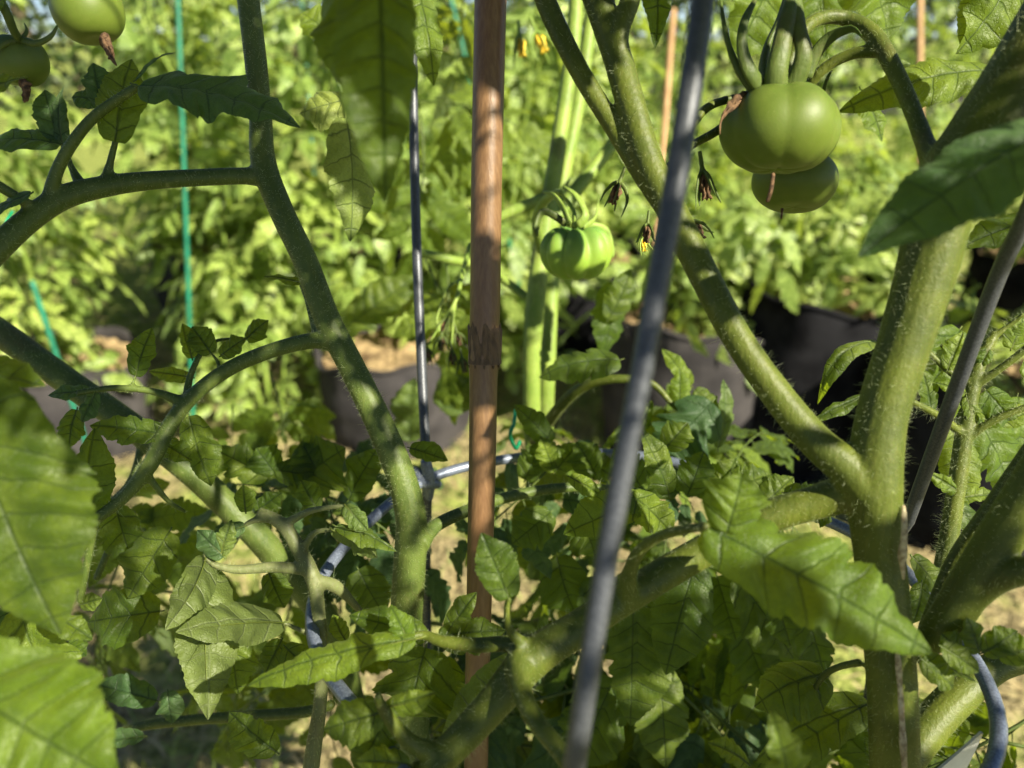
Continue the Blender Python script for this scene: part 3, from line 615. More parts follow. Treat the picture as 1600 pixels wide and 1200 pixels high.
def cane():
    pts = [(768, -60, 54, .262), (764, 100, 52.5, .268), (760, 300, 50, .275), (758, 480, 48, .282), (756, 545, 46, .285), (754, 700, 44, .292), (750, 880, 39, .302), (746, 1060, 36, .315), (743, 1250, 33, .33)]
    nm, p_, r_, _ = T('cane', pts, step=.004); a = p_[0]; v = (p_[0]-p_[6]).normalized()
    t = thing_abs('bamboo_cane', 'brown bamboo cane standing upright with a torn papery node sheath halfway down', 'bamboo cane', (p_[-1].x, p_[-1].y+.05, 0))
    r_ = [.0056]*len(p_)
    sh = P(758, 505, .284); sh2 = P(757, 568, .286)
    for i, q in enumerate(p_):
        e = abs((q-sh2).length); r_[i] += .0004*math.exp(-(e/.004)**2)
        if q.z < sh2.z: r_[i] = .0053-.0002*min(1, (sh2.z-q.z)/.1)+.0004*math.exp(-(e/.004)**2)
    e = p_[-1]; dn = Vector((.0, .06, -1)).normalized()
    P_ = [a+v*.35, a+v*.2, a+v*.08]+p_+[e+dn*.2, e+dn*((e.z+.03)/.998)]; R_ = [.0056]*3+r_+[.0052]*2
    mb = MB(); tube(mb, P_, R_, 40); link('culm', mb.mesh('culm', [BAMBOO], uvs=False), t)
    # sheath: an uneven torn sleeve
    s_ = MB(); ns, nz = 48, 14; ax = (sh2-sh).normalized(); s1 = ax.cross(Vector((0, 1, 0))).normalized(); s2 = ax.cross(s1); g = np.random.default_rng(4); top = g.uniform(-.0016, .0016, ns); top = top*.7+.0012*np.sin(np.arange(ns)*.26+1)
    V = []
    for k in range(nz):
        f = k/(nz-1)
        for j in range(ns):
            an = j/ns*2*math.pi; rad = .00605+.0004*(1-f)+.0002*math.sin(an*9+f*3)+.0003*math.exp(-((f-.97)/.06)**2)-(.0006 if k == 0 else 0)
            q = sh+ax*((sh2-sh).length*f+top[j]*(1-f)*1.2) + s1*rad*math.cos(an)+s2*rad*math.sin(an); V.append(list(q))
    F = [[k*ns+j, k*ns+(j+1) % ns, (k+1)*ns+(j+1) % ns, (k+1)*ns+j] for k in range(nz-1) for j in range(ns)]
    s_.add(V, F); link('node_sheath', s_.mesh('node_sheath', [SHEATH], uvs=False), t)
    # dark root scars just under the sheath
    d_ = MB()
    for j in range(10):
        an = j/10*2*math.pi+.3; q = sh2+ax*.0009+s1*.0058*math.cos(an)+s2*.0058*math.sin(an); tube(d_, [q-ax*.0005, q+ax*.0006], [.0005, .0003], 5)
    link('root_scars', d_.mesh('root_scars', [SHEATH], uvs=False), t)
cane()
def plant_tag():
    a = P(1530, 1140, .24); b0 = P(1440, 1260, .26); t = MB()
    ax = (a-b0).normalized(); n = CN((.25, .25, 1)); sd = ax.cross(n).normalized(); n = sd.cross(ax)
    out = [(-.0062, -.03), (-.0060, .010), (-.0030, .022), (-.0004, .032), (.0004, .032), (.0030, .022), (.0060, .010), (.0062, -.03)]
    V = []
    for z in (.0004, -.0004):
        for x, y in out: V.append(list(a-ax*.032+ax*y+sd*x+n*(z+.0010*math.cos(x*200))))
    k = len(out); F = [[i, (i+1) % k, k+(i+1) % k, k+i] for i in range(k)]
    me = bpy.data.meshes.new('plant_tag'); me.from_pydata(V, [], [tuple(range(k)), tuple(range(2*k-1, k-1, -1))]+[tuple(f) for f in F]); me.materials.append(WHITE)
    o = link('plant_tag', me); tag(o, 'pointed white plastic plant tag at the bottom edge near the cage hoop', 'plant tag')
plant_tag()
def tie(pts, label, r=.0011):
    q = [P(*p) for p in pts]; p_, r_ = spline(q, [r]*len(q), .001); mb = MB(); tube(mb, p_, r_, 8); tag(link('plant_tie', mb.mesh('plant_tie', [TIEG], uvs=False)), label, 'plant tie', 'green plant ties')
tie([(806, 640, .42), (803, 662, .415), (797, 680, .415), (806, 700, .42), (812, 690, .43)], 'thin green tie looped right of the cane at mid height')
tie([(655, 1112, .33), (672, 1104, .325), (690, 1106, .33), (705, 1100, .335)], 'short green tie low by the thick diagonal branch')
tie([(20, 330, .5), (10, 348, .5), (6, 375, .5)], 'green tie at the left edge beside the forked leaf stalk')

# ================================================================ NEAREST PLANTS
def tomato(root, px, py, rx, ry, d, m, ribs=0, rib=.0, seed=0, axis=(0, 1, .12), lean=0, blossom=None, sub=True, scar=True):
    """fruit as a lathe with ribs; rx, ry in px"""
    g = np.random.default_rng(seed); ns, nz = 96, 56; an = np.linspace(0, 2*np.pi, ns, endpoint=False); V = []; A = []
    W = rx/FPX*d; H = ry/FPX*d; ph = g.uniform(0, 6, 4)
    for k in range(nz):
        th = math.pi*k/(nz-1); sn, cs = math.sin(th), math.cos(th)
        prof = abs(sn)**.86; zt = cs*(1 if cs < 0 else 1.0)
        dip = .30*math.exp(-(sn/.30)**2)*(1 if cs > 0 else .35)
        ribv = 1+rib*(np.abs(np.cos(an*ribs/2+ph[0]+.25*np.sin(an*2)))-.6)*(.45+.55*max(0, cs+.45)) if ribs else 1+0*an
        lump = 1+.02*np.sin(an*2+ph[1])+.012*np.sin(an*3+ph[2]+th)
        r_ = W*prof*ribv*lump; z = (H*zt*.98-dip*H*(1 if cs > 0 else -1))*(1+0*an)
        if ribs: z = z*(1+.5*rib*(np.abs(np.cos(an*ribs/2+ph[0]+.25*np.sin(an*2)))-.6))
        V.append(np.stack([r_*np.cos(an), r_*np.sin(an), z], 1)); A.append(np.full(ns, max(0, cs)**1.2))
    V = np.concatenate(V); A = np.concatenate(A); i0 = np.arange(ns); i1 = (i0+1) % ns
    F = np.concatenate([np.stack([k*ns+i0, (k+1)*ns+i0, (k+1)*ns+i1, k*ns+i1], 1) for k in range(nz-1)])
    c = P(px, py, d); Z = CN(axis); X = (RT*math.cos(lean)+UP*math.sin(lean)); X = (X-Z*X.dot(Z)).normalized(); Y = Z.cross(X)
    me = MB().add(V, F, at=A).mesh('tomato', [m], uvs=False, attr='shoulder')
    o = bpy.data.objects.new('tomato', me); COL.objects.link(o); o.parent = root
    M = Matrix((X, Y, Z)).transposed().to_4x4(); M.translation = c-Vector(root.location); o.matrix_basis = M
    return o, c, Z, H, W
def sub_link(name, me, o, root):       # a sub-part modelled in garden coordinates under a posed part
    s = bpy.data.objects.new(name, me); COL.objects.link(s); s.parent = o
    s.matrix_basis = o.matrix_basis.inverted() @ Matrix.Translation(-Vector(root.location)); return s
def strip(pts, mt, flat=.35, side=None, ns=10, ridge=.0):
    """a fleshy sepal: flattened tapering tube; pts (px,py,w,d)"""
    nm, p_, r_, _ = T('x', pts, step=.0015); mb = MB(); tube(mb, p_, r_, ns, flat=flat, side=side, ridges=ridge); return mb.mesh('sepal', [mt], uvs=False)

# ---- plant one: thick hairy stem at right, inside the cage
R1 = thing_abs('tomato_plant', 'nearest tomato plant with very thick hairy stem at right and two stacked green tomatoes', 'tomato plant', (.13, .24, .30))
st = [
 T('main_stem', [(1700, -60, 110, .215), (1600, 110, 106, .215), (1535, 215, 110, .218), (1478, 300, 103, .22), (1448, 420, 90, .222), (1412, 540, 80, .224), (1378, 650, 77, .226), (1366, 760, 84, .228), (1372, 850, 77, .232), (1384, 960, 75, .236), (1394, 1080, 75, .24), (1400, 1260, 75, .25)]),
 T('branch', [(1362, 772, 80, .228), (1320, 728, 62, .228), (1275, 690, 55, .23), (1215, 618, 50, .233), (1150, 525, 47, .236), (1095, 420, 48, .24), (1050, 330, 48, .243), (1012, 250, 47, .245), (985, 160, 46, .247), (960, 75, 46, .25), (925, -30, 48, .252), (900, -120, 46, .255)]),
 T('side_branch', [(1040, 325, 34, .243), (1005, 275, 32, .247), (960, 200, 32, .25), (905, 110, 32, .252), (860, 20, 34, .255), (835, -50, 32, .258)]),
 T('side_branch', [(966, 90, 34, .249), (968, 50, 32, .247), (985, 0, 32, .246), (1000, -60, 30, .244)]),
 T('truss_stalk', [(1462, 262, 46, .222), (1446, 225, 30, .230), (1425, 170, 27, .24), (1398, 110, 27, .249), (1365, 55, 29, .258), (1325, 30, 24, .263), (1288, 27, 22, .262), (1258, 44, 22, .258), (1236, 90, 20, .256), (1222, 135, 22, .256)]),
 T('truss_stalk', [(1372, 80, 22, .256), (1340, 82, 19, .26), (1300, 98, 18, .264), (1268, 128, 18, .268), (1240, 180, 14, .278), (1238, 240, 12, .283)]),
 T('truss_stalk', [(1175, 150, 12, .262), (1140, 155, 14, .262), (1105, 168, 15, .258), (1080, 200, 14, .255), (1060, 245, 16, .25), (1030, 300, 20, .245)]),
 T('truss_stalk', [(1152, 178, 13, .268), (1120, 205, 15, .265), (1080, 228, 14, .26), (1045, 260, 14, .25)]),
 T('branch', [(1375, 800, 70, .232), (1330, 772, 62, .232), (1275, 785, 54, .235), (1200, 808, 52, .238), (1120, 850, 50, .24), (1040, 895, 52, .24), (960, 945, 52, .238), (890, 990, 56, .236), (830, 1030, 64, .234), (775, 1095, 56, .232), (710, 1165, 52, .23), (640, 1230, 50, .228)]),
 T('leaf_stalk', [(980, 930, 40, .236), (985, 890, 24, .228), (1005, 855, 20, .22), (1045, 833, 18, .21), (1105, 822, 17, .198)]),
 T('leaf_stalk', [(850, 1018, 40, .235), (800, 1006, 26, .238), (740, 1008, 24, .24), (690, 1002, 20, .242), (660, 992, 16, .244), (625, 1000, 12, .24)]),
 T('leaf_stalk', [(812, 1030, 50, .232), (815, 1080, 34, .222), (840, 1130, 30, .212), (880, 1180, 30, .205), (930, 1260, 30, .2)]),
 T('leaf_stalk', [(832, 1018, 30, .234), (800, 990, 16, .23), (792, 960, 11, .227), (797, 925, 9, .225)]),
 T('leaf_stalk', [(690, 1180, 40, .23), (640, 1160, 28, .225), (600, 1110, 20, .22), (590, 1085, 14, .217)]),
 T('branch', [(1440, 1010, 30, .24), (1470, 985, 60, .238), (1520, 910, 66, .232), (1570, 830, 68, .226), (1640, 720, 70, .22)]),
 T('branch', [(1448, 985, 26, .25), (1495, 880, 34, .247), (1550, 800, 36, .242), (1620, 700, 38, .236)]),
 T('side_branch', [(1500, 960, 36, .236), (1545, 912, 46, .228), (1600, 892, 44, .22), (1680, 880, 44, .212)]),
 T('branch', [(1400, 1215, 50, .27), (1440, 1150, 58, .275), (1500, 1085, 56, .28), (1560, 1040, 46, .285), (1640, 1020, 44, .29)], STEM),
 T('leaf_stalk', [(1345, 1035, 14, .245), (1310, 1042, 12, .25), (1285, 1058, 12, .255), (1265, 1090, 8, .26)]),
]
nm, p_, r_, _ = st[0]; e = p_[-1]; low = MB(); q, rr_ = spline([e+Vector((0, 0, .01)), Vector((e.x+.0, e.y+.02, .6)), Vector((.13, .24, .25))], [.0086, .0095, .011], .02); tube(low, q, rr_, 20)
link('lower_stem', low.mesh('lower_stem', [STEM], uvs=False), R1)
build_stems(R1, st, STEM, .0007, 22000, hlen=.0015)
# peeling skin on the right flank of the thick stem
for q in ([(1412, 790, 5, .222), (1413, 830, 12, .221), (1410, 870, 14, .222), (1412, 905, 4, .224)], [(1398, 975, 4, .228), (1403, 1030, 10, .228), (1408, 1100, 9, .23), (1412, 1180, 12, .232), (1416, 1230, 5, .234)]):
    nm, p_, r_, _ = T('x', q, step=.0012); mb = MB(); tube(mb, p_, [a*(1+.12*math.sin(i*.7)) for i, a in enumerate(r_)], 9, flat=.3); link('peeling_skin', mb.mesh('peeling_skin', [PEEL], uvs=False), R1)
T1, c, Z, H, W = tomato(R1, 1218, 202, 88, 70, .255, TOM, ribs=6, rib=.09, seed=3, axis=(.03, 1, .10), lean=.2)
for pts, fl in [([(1190, 138, 20, .247), (1172, 112, 20, .243), (1160, 75, 15, .242), (1163, 35, 11, .243), (1180, 0, 5, .246)], .5),
            ([(1182, 145, 14, .248), (1158, 115, 10, .246), (1140, 75, 7, .246), (1130, 30, 5, .247), (1126, 0, 3, .25)], .6),
            ([(1196, 140, 18, .252), (1192, 105, 20, .256), (1200, 70, 19, .257), (1218, 30, 17, .257), (1232, -20, 10, .257)], .5),
            ([(1212, 142, 30, .246), (1214, 110, 27, .243), (1222, 70, 24, .242), (1230, 30, 22, .243), (1242, -20, 12, .246)], .6),
            ([(1236, 138, 26, .248), (1250, 110, 24, .245), (1256, 80, 22, .243), (1248, 45, 20, .243), (1244, -10, 12, .246)], .6),
            ([(1262, 120, 12, .262), (1274, 85, 16, .26), (1298, 58, 14, .257), (1330, 45, 10, .252), (1345, 55, 4, .25)], .35)]:
    pts = [(a, b, w_*1.3, d) for a, b, w_, d in pts]; sub_link('sepal', strip(pts, STEMD, fl), T1, R1)
mb = MB(); 
for q in ([(1205, 150, 60, .252), (1215, 140, 50, .25), (1222, 128, 18, .249)],): nm, p_, r_, _ = T('x', q, step=.001); tube(mb, p_, r_, 16)
sub_link('calyx', mb.mesh('calyx', [STEM], uvs=False), T1, R1)
mb = MB()
for q in ([(1185, 148, 7, .252), (1160, 150, 14, .249), (1140, 165, 13, .247), (1126, 190, 4, .248)], [(1175, 150, 4, .250), (1150, 165, 9, .247), (1128, 185, 5, .246), (1125, 210, 2, .247)]):
    nm, p_, r_, _ = T('x', q, step=.001); tube(mb, p_, [a*(1+.25*math.sin(i*2.1)) for i, a in enumerate(r_)], 10, flat=.4)
sub_link('dried_petal', mb.mesh('dried_petal', [DRY], uvs=False), T1, R1)
mb = MB(); nm, p_, r_, _ = T('x', [(1208, 272, 6, .2425), (1205, 295, 7, .239), (1199, 315, 6, .238)], step=.001); tube(mb, p_, r_, 8); sub_link('dried_style', mb.mesh('dried_style', [DRY], uvs=False), T1, R1)
T2, c, Z, H, W = tomato(R1, 1242, 284, 63, 47, .285, TOM, seed=9, ribs=5, rib=.02, axis=(.1, 1, -.1))
mb = MB(); nm, p_, r_, _ = T('x', [(1222, 326, 5, .272), (1221, 342, 2, .272)], step=.001); tube(mb, p_, r_, 8); sub_link('dried_style', mb.mesh('dried_style', [DRY], uvs=False), T2, R1)
mb = MB(); 
for q in ([(1248, 245, 20, .277), (1262, 225, 12, .274), (1290, 130, 6, .27), (1300, 110, 3, .27)],): nm, p_, r_, _ = T('x', q, step=.001); tube(mb, p_, r_, 8, flat=.4)
sub_link('sepal', mb.mesh('sepal', [STEM], uvs=False), T2, R1)
def dried_flower(root, px, py, d, s=1., ang=0., seed=0, yellow=False):
    """spent blossom: hanging green sepals around a shrivelled corolla"""
    g = np.random.default_rng(seed); grp = MB(); f = d/FPX*s
    c = P(px, py, d); dn = -UP*math.cos(ang)+RT*math.sin(ang); sdv = RT*math.cos(ang)+UP*math.sin(ang); p_, r_ = spline([c-dn*f*30, c-dn*f*8, c], [f*3, f*3.5, f*6], f*3); tube(grp, p_, r_, 8)
    for k in range(5):
        a = k*1.256+g.uniform(-.3, .3); o = sdv*math.cos(a)+FW*math.sin(a); sp = g.uniform(.3, 1.0)
        p_, r_ = spline([c, c+o*f*14*sp+dn*f*8, c+o*f*26*sp+dn*f*28, c+o*f*(30+g.uniform(-8, 16))*sp+dn*f*(50+g.uniform(-12, 10))], [f*4, f*4, f*3, f*.7], f*4); tube(grp, p_, r_, 8, flat=.5)
    fl = link('spent_flower', grp.mesh('spent_flower', [STEMD if not yellow else STEMP], uvs=False), root)
    cor = MB()
    for k in range(5):
        a = k*1.256; o = sdv*math.cos(a)+FW*math.sin(a); p_, r_ = spline([c+dn*f*4, c+o*f*6+dn*f*18, c+o*f*3+dn*f*34, c+o*f*8+dn*f*42], [f*3, f*5, f*4, f*1], f*3)
        tube(cor, p_, [q*(1+.3*math.sin(i*1.7+k)) for i, q in enumerate(r_)], 7, flat=.5)
    me = cor.mesh('corolla', [YELLOW if yellow else DRY], uvs=False); o = bpy.data.objects.new('corolla', me); COL.objects.link(o); o.parent = fl
dried_flower(R1, 968, 285, .262, .85, -.35, 1); dried_flower(R1, 1012, 350, .258, .7, -.1, 2); dried_flower(R1, 1098, 268, .262, 1.05, .15, 3); dried_flower(R1, 1082, 345, .264, .8, .5, 4)
lf = lambda *a, **k: leaf(R1, *a, **k)
lf(1100, 822, 1458, 1022, 165, .205, (.05, .45, 1), d2=.19, m=LEAFY, n=6, nu=19, nv=57, fold=.06, arch=.05, serr=.2, twist=.1, bul=.1)   # big blurred leaf
lf(1135, 832, 1160, 738, 108, .203, (-.1, .3, 1), m=LEAFY, serr=.2, fold=.15, arch=.1)
lf(1650, 195, 1340, 402, 150, .175, (-.25, .55, .8), nu=19, nv=57, serr=.05, fold=.14, arch=.04, twist=0, m=LEAFB)
lf(1550, 110, 1308, 176, 84, .262, (.1, .45, .9), m=LEAFY, serr=.12, fold=.1)
lf(1600, -70, 1493, 85, 120, .29, (.3, .2, 1), m=LEAFY, serr=.25)
lf(1555, -40, 1500, 70, 70, .30, (-.3, .3, 1), m=LEAFY)
lf(1340, -70, 1388, 66, 120, .36, (-.2, .5, 1), m=LEAFY, serr=.1, bul=.12)
lf(1345, 140, 1378, 222, 55, .35, (.2, .2, 1), m=LEAFY); lf(1400, 95, 1430, 150, 40, .36, (.2, .2, 1), m=LEAFY)
lf(1215, -60, 1140, 100, 110, .38, (.2, .2, 1), m=LEAFY); lf(1275, -50, 1290, 90, 80, .40, (-.2, .2, 1), m=LEAFY)
lf(1625, 345, 1492, 392, 58, .255, (0, .5, .9), serr=.2); lf(1018, -90, 1024, 76, 52, .262, (.3, .1, 1), serr=.08, fold=.2)
lf(1372, 534, 1277, 632, 34, .262, (.3, .9, .4), arch=.38, serr=.08, fold=.3, ecurl=.2); lf(1350, 618, 1262, 662, 26, .265, (.1, .8, .6), serr=.15, fold=.3)
lf(1500, 515, 1450, 606, 92, .32, (.1, .1, 1), m=LEAFY, serr=.2); lf(1455, 645, 1438, 572, 42, .30, (.2, .1, 1))
lf(1232, 1265, 1204, 1108, 78, .19, (.3, .2, 1), m=LEAFY, serr=.35); lf(1290, 1052, 1178, 1105, 105, .262, (-.1, .8, .6), arch=.15, ecurl=.25)
lf(1170, 1195, 1105, 1160, 40, .24, (.1, .7, .7)); lf(1360, 1100, 1180, 1190, 80, .27, (0, .8, .6), arch=.2)
lf(1440, 1030, 1525, 1065, 26, .24, (0, .8, .5), m=LEAFY, serr=.05)
# leaf fed by the left stalk off the diagonal branch, and its neighbours
lf(650, 998, 385, 1072, 62, .236, (-.1, .75, .75), m=LEAFY, serr=.15, fold=.05, nu=17, nv=57); lf(640, 1004, 612, 950, 40, .238, (.2, .2, 1), m=LEAFY)
lf(668, 995, 545, 962, 56, .25, (0, .55, .8), ecurl=.3, serr=.15); lf(685, 995, 790, 985, 62, .25, (0, .6, .8), ecurl=.25, serr=.15)
lf(700, 985, 745, 925, 40, .255, (.1, .5, .8)); lf(795, 935, 752, 832, 70, .222, (.1, .1, 1), serr=.1, fold=.12); lf(665, 1012, 640, 1120, 150, .262, (-.1, .15, 1), m=LEAF, serr=.2)
lf(690, 1025, 695, 1120, 70, .268, (.2, .15, 1)); lf(598, 1112, 505, 1140, 74, .222, (-.1, .4, 1)); lf(602, 1105, 682, 1082, 40, .222, (.1, .4, 1), m=LEAFY, serr=.08)
lf(600, 1125, 560, 1210, 90, .23, (.1, .4, 1)); lf(640, 1195, 555, 1190, 50, .225, (0, .7, 1), m=LEAFY); lf(700, 1180, 800, 1015, 0.1+62, .25, (.3, .2, -1))
# young shoot at far right
st2 = [T('shoot', [(1555, 520, 14, .30), (1525, 580, 24, .30), (1508, 670, 27, .30), (1492, 780, 27, .30), (1470, 910, 30, .30), (1440, 1030, 34, .29)], STEM),
 T('leaf_stalk', [(1518, 600, 15, .30), (1485, 582, 11, .30), (1445, 545, 9, .30)]), T('leaf_stalk', [(1518, 605, 16, .30), (1560, 578, 12, .295), (1610, 540, 12, .29)]),
 T('leaf_stalk', [(1507, 682, 16, .30), (1470, 652, 12, .295), (1425, 628, 11, .29)]), T('leaf_stalk', [(1510, 686, 16, .30), (1550, 658, 12, .295), (1620, 630, 11, .29)]),
 T('leaf_stalk', [(1540, 545, 12, .30), (1500, 550, 8, .302), (1470, 540, 8, .305)]), T('leaf_stalk', [(1540, 535, 12, .30), (1575, 510, 9, .298), (1600, 490, 7, .295)])]
build_stems(R1, st2, STEM, .0006, 6000, smooth=4, hlen=.002)
for a in [(1480, 578, 1505, 518, 28), (1508, 615, 1462, 598, 22), (1486, 655, 1491, 615, 18), (1505, 772, 1448, 738, 24), (1500, 778, 1558, 772, 22), (1525, 640, 1560, 660, 30), (1545, 545, 1530, 575, 22), (1580, 545, 1600, 490, 40),
          (1540, 610, 1580, 665, 56), (1560, 660, 1620, 640, 34), (1510, 620, 1525, 665, 24), (1575, 520, 1600, 500, 26), (1600, 590, 1640, 560, 40)]:
    lf(a[0], a[1], a[2], a[3], a[4]*1.15, .298, (random.uniform(-.3, .3), .3, 1), m=LEAFY)
lf(1515, 640, 1575, 775, 100, .33, (.2, .1, 1), m=LEAFY, serr=.28); lf(1490, 660, 1505, 800, 60, .33, (-.2, .1, 1), m=LEAFY); lf(1590, 620, 1580, 720, 60, .34, (.2, .1, 1), m=LEAFY)
lf(1500, 790, 1540, 870, 50, .32, (.2, .1, 1)); lf(1440, 900, 1478, 975, 60, .31, (.1, .3, 1)); lf(1520, 990, 1500, 940, 30, .25, (.1, .3, 1), m=LEAFY); lf(1425, 870, 1470, 935, 44, .275, (.2, .3, 1)); lf(1440, 910, 1425, 975, 40, .27, (.1, .4, 1)); lf(1470, 1010, 1530, 1050, 44, .226, (.1, .5, 1))
for a in [(1530, 1020, 1510, 965, 44), (1535, 1020, 1590, 985, 50), (1500, 1020, 1470, 990, 44), (1560, 1025, 1620, 1010, 50), (1440, 1030, 1490, 1075, 60)]: lf(*a, .228, (random.uniform(-.3, .3), .4, 1))

# ---- plant two: slimmer arching stem left of the cane
R2 = thing_abs('tomato_plant', 'tomato plant with long arching stem left of the bamboo cane, small tomatoes at upper left', 'tomato plant', (-.03, .38, .30))
st = [
 T('main_stem', [(375, -110, 37, .30), (388, 0, 35, .30), (400, 100, 35, .30), (407, 180, 35, .30), (412, 255, 40, .30), (440, 330, 39, .30), (478, 410, 39, .30), (512, 500, 42, .30), (548, 570, 42, .30), (592, 660, 44, .30), (625, 740, 46, .30), (642, 810, 50, .302), (640, 880, 52, .305), (636, 960, 52, .31), (640, 1080, 50, .32), (660, 1250, 46, .34)]),
 T('branch', [(420, 280, 34, .30), (385, 275, 27, .30), (300, 278, 27, .297), (225, 283, 30, .292), (160, 292, 34, .285), (100, 308, 38, .278), (50, 340, 38, .27), (0, 385, 40, .262), (-60, 450, 40, .255)]),
 T('leaf_stalk', [(75, 318, 24, .275), (88, 270, 20, .272), (112, 225, 19, .27), (150, 180, 18, .268), (215, 135, 14, .265)]),
 T('leaf_stalk', [(165, 290, 24, .287), (172, 255, 12, .285), (182, 215, 10, .283)]), T('leaf_stalk', [(130, 295, 22, .283), (112, 262, 11, .284), (98, 225, 9, .286)]),
 T('leaf_stalk', [(60, 332, 22, .272), (30, 310, 16, .265), (-20, 280, 18, .258)]),
 T('branch', [(525, 535, 34, .30), (490, 532, 26, .30), (430, 546, 24, .30), (360, 575, 24, .298), (300, 620, 24, .296), (262, 670, 26, .293), (235, 725, 26, .29), (190, 780, 20, .288), (130, 825, 18, .285), (60, 880, 16, .28)]),
 T('leaf_stalk', [(290, 630, 20, .296), (240, 612, 12, .293), (180, 606, 11, .29), (120, 614, 10, .286)]), T('leaf_stalk', [(290, 628, 14, .297), (300, 580, 11, .3), (330, 535, 8, .305), (385, 530, 6, .31)]),
 T('leaf_stalk', [(205, 612, 9, .292), (208, 598, 6, .292), (212, 588, 5, .292)]), T('leaf_stalk', [(345, 585, 10, .299), (340, 565, 7, .3), (330, 552, 5, .3)]),
 T('leaf_stalk', [(225, 735, 14, .29), (260, 780, 9, .295), (290, 800, 7, .3)]), T('leaf_stalk', [(150, 815, 12, .286), (138, 870, 13, .29), (125, 940, 12, .295)]),
 T('branch', [(655, 850, 36, .302), (680, 822, 22, .31), (730, 798, 20, .32), (800, 775, 18, .335), (880, 762, 16, .345), (960, 765, 14, .35), (1050, 775, 10, .35)]),
 T('side_branch', [(495, 520, 16, .303), (480, 470, 9, .306), (470, 445, 7, .31)]),
]
build_stems(R2, st, STEMD, .0007, 18000, hlen=.0014)
e = st[0][1][-1]; low = MB(); q, rr_ = spline([e+Vector((0, 0, .01)), (e+Vector((-.03, .38, .25)))/2, Vector((-.03, .38, .25))], [.007, .008, .009], .02); tube(low, q, rr_, 20); link('lower_stem', low.mesh('lower_stem', [STEMD], uvs=False), R2)
T4, c, Z, H, W = tomato(R2, 137, 14, 53, 53, .30, TOM, seed=5, axis=(-.25, 1, .1))
T5, c, Z, H, W = tomato(R2, 30, 95, 42, 40, .27, TOM, seed=6, axis=(.1, 1, .2))
mb = MB()
for k, q in enumerate(([(163, 62, 26, .293), (172, 78, 16, .291), (178, 98, 6, .290)], [(160, 60, 10, .291), (168, 80, 12, .289), (182, 102, 4, .288)], [(165, 66, 12, .292), (175, 80, 8, .289), (170, 92, 6, .29)])):
    nm, p_, r_, _ = T('x', q, step=.0007); tube(mb, p_, [a*(1+.2*math.sin(i*1.9+k)) for i, a in enumerate(r_)], 9, flat=.6)
sub_link('dried_blossom', mb.mesh('dried_blossom', [DRY], uvs=False), T4, R2)
mb = MB()
for k, q in enumerate(([(36, 128, 22, .268), (42, 142, 16, .267), (42, 158, 5, .266)], [(44, 130, 12, .266), (40, 148, 12, .266), (38, 160, 3, .266)])):
    nm, p_, r_, _ = T('x', q, step=.0007); tube(mb, p_, [a*(1+.2*math.sin(i*1.9+k)) for i, a in enumerate(r_)], 9, flat=.6)
sub_link('dried_blossom', mb.mesh('dried_blossom', [DRY], uvs=False), T5, R2)
for pts in ([(30, 62, 12, .262), (55, 68, 10, .26), (78, 58, 8, .259), (90, 40, 3, .258)], [(35, 60, 8, .265), (42, 48, 6, .266), (38, 36, 2, .267)], [(28, 62, 10, .262), (5, 70, 9, .26), (-15, 90, 4, .258)]):
    sub_link('sepal', strip(pts, STEMD, .5), T5, R2)
nm, p_, r_, _ = T('truss_stalk', [(-30, -40, 18, .25), (5, 10, 15, .252), (20, 45, 13, .257), (30, 62, 12, .262)]); mb = MB(); tube(mb, p_, r_, 12); link('truss_stalk', mb.mesh('truss_stalk', [STEMD], uvs=False), R2)
lf = lambda *a, **k: leaf(R2, *a, **k)
lf(180, 222, 206, 92, 74, .272, (.15, .1, 1), serr=.04, fold=.1, m=LEAF); lf(218, 134, 470, 200, 120, .262, (.1, .62, .8), serr=.28, fold=.1, m=LEAFB, nu=17, nv=57, arch=.07)
lf(160, 168, 146, 98, 50, .275, (.2, .2, 1), m=LEAFB); lf(158, 160, 112, 152, 34, .278, (0, .3, 1), m=LEAFB); lf(212, 125, 276, 82, 26, .27, (.1, .8, .5), m=LEAFB)
lf(178, 215, 158, 195, 22, .285); lf(95, 226, 70, 140, 52, .287, (.2, .2, 1), m=LEAFB); lf(98, 224, 100, 135, 34, .286, (-.2, .2, 1), m=LEAFB); lf(95, 226, -20, 222, 60, .285, (0, .7, .8), m=LEAFB)
lf(48, 302, -30, 342, 40, .262, (0, .7, .8), m=LEAFB); lf(-50, 150, 45, 120, 50, .25, (0, .6, .8)); lf(-30, 20, 40, -20, 40, .25)
lf(-60, 610, 95, 992, 250, .185, (.1, .35, 1), nu=19, nv=57, serr=.13, fold=.05, m=LEAF, arch=.06); lf(-110, 1040, 190, 1225, 245, .17, (.05, .55, 1), m=LEAFY, nu=19, nv=57, serr=.1, fold=.05, n=7)
lf(-80, 700, 122, 742, 130, .195, (0, .6, .8), m=LEAFB); lf(-80, 575, 72, 604, 70, .20, (0, .6, .8)); lf(-50, 1070, 78, 1022, 50, .20, (0, .6, .8), m=LEAFY, serr=.05)
lf(30, 950, 100, 1120, 110, .25, (.2, .2, 1), m=LEAFY); lf(75, 960, 145, 1000, 46, .24, (.1, .8, .5)); lf(105, 1005, 135, 1025, 34, .27); lf(20, 940, 25, 1040, 60, .26, (.5, .2, .8), m=LEAFB)
lf(212, 588, 238, 512, 44, .292, (.2, .1, 1)); lf(140, 612, 75, 618, 30, .288, (0, .6, .8), m=LEAFB); lf(150, 612, 128, 660, 34, .288, m=LEAFB); lf(120, 640, 108, 700, 44, .29)
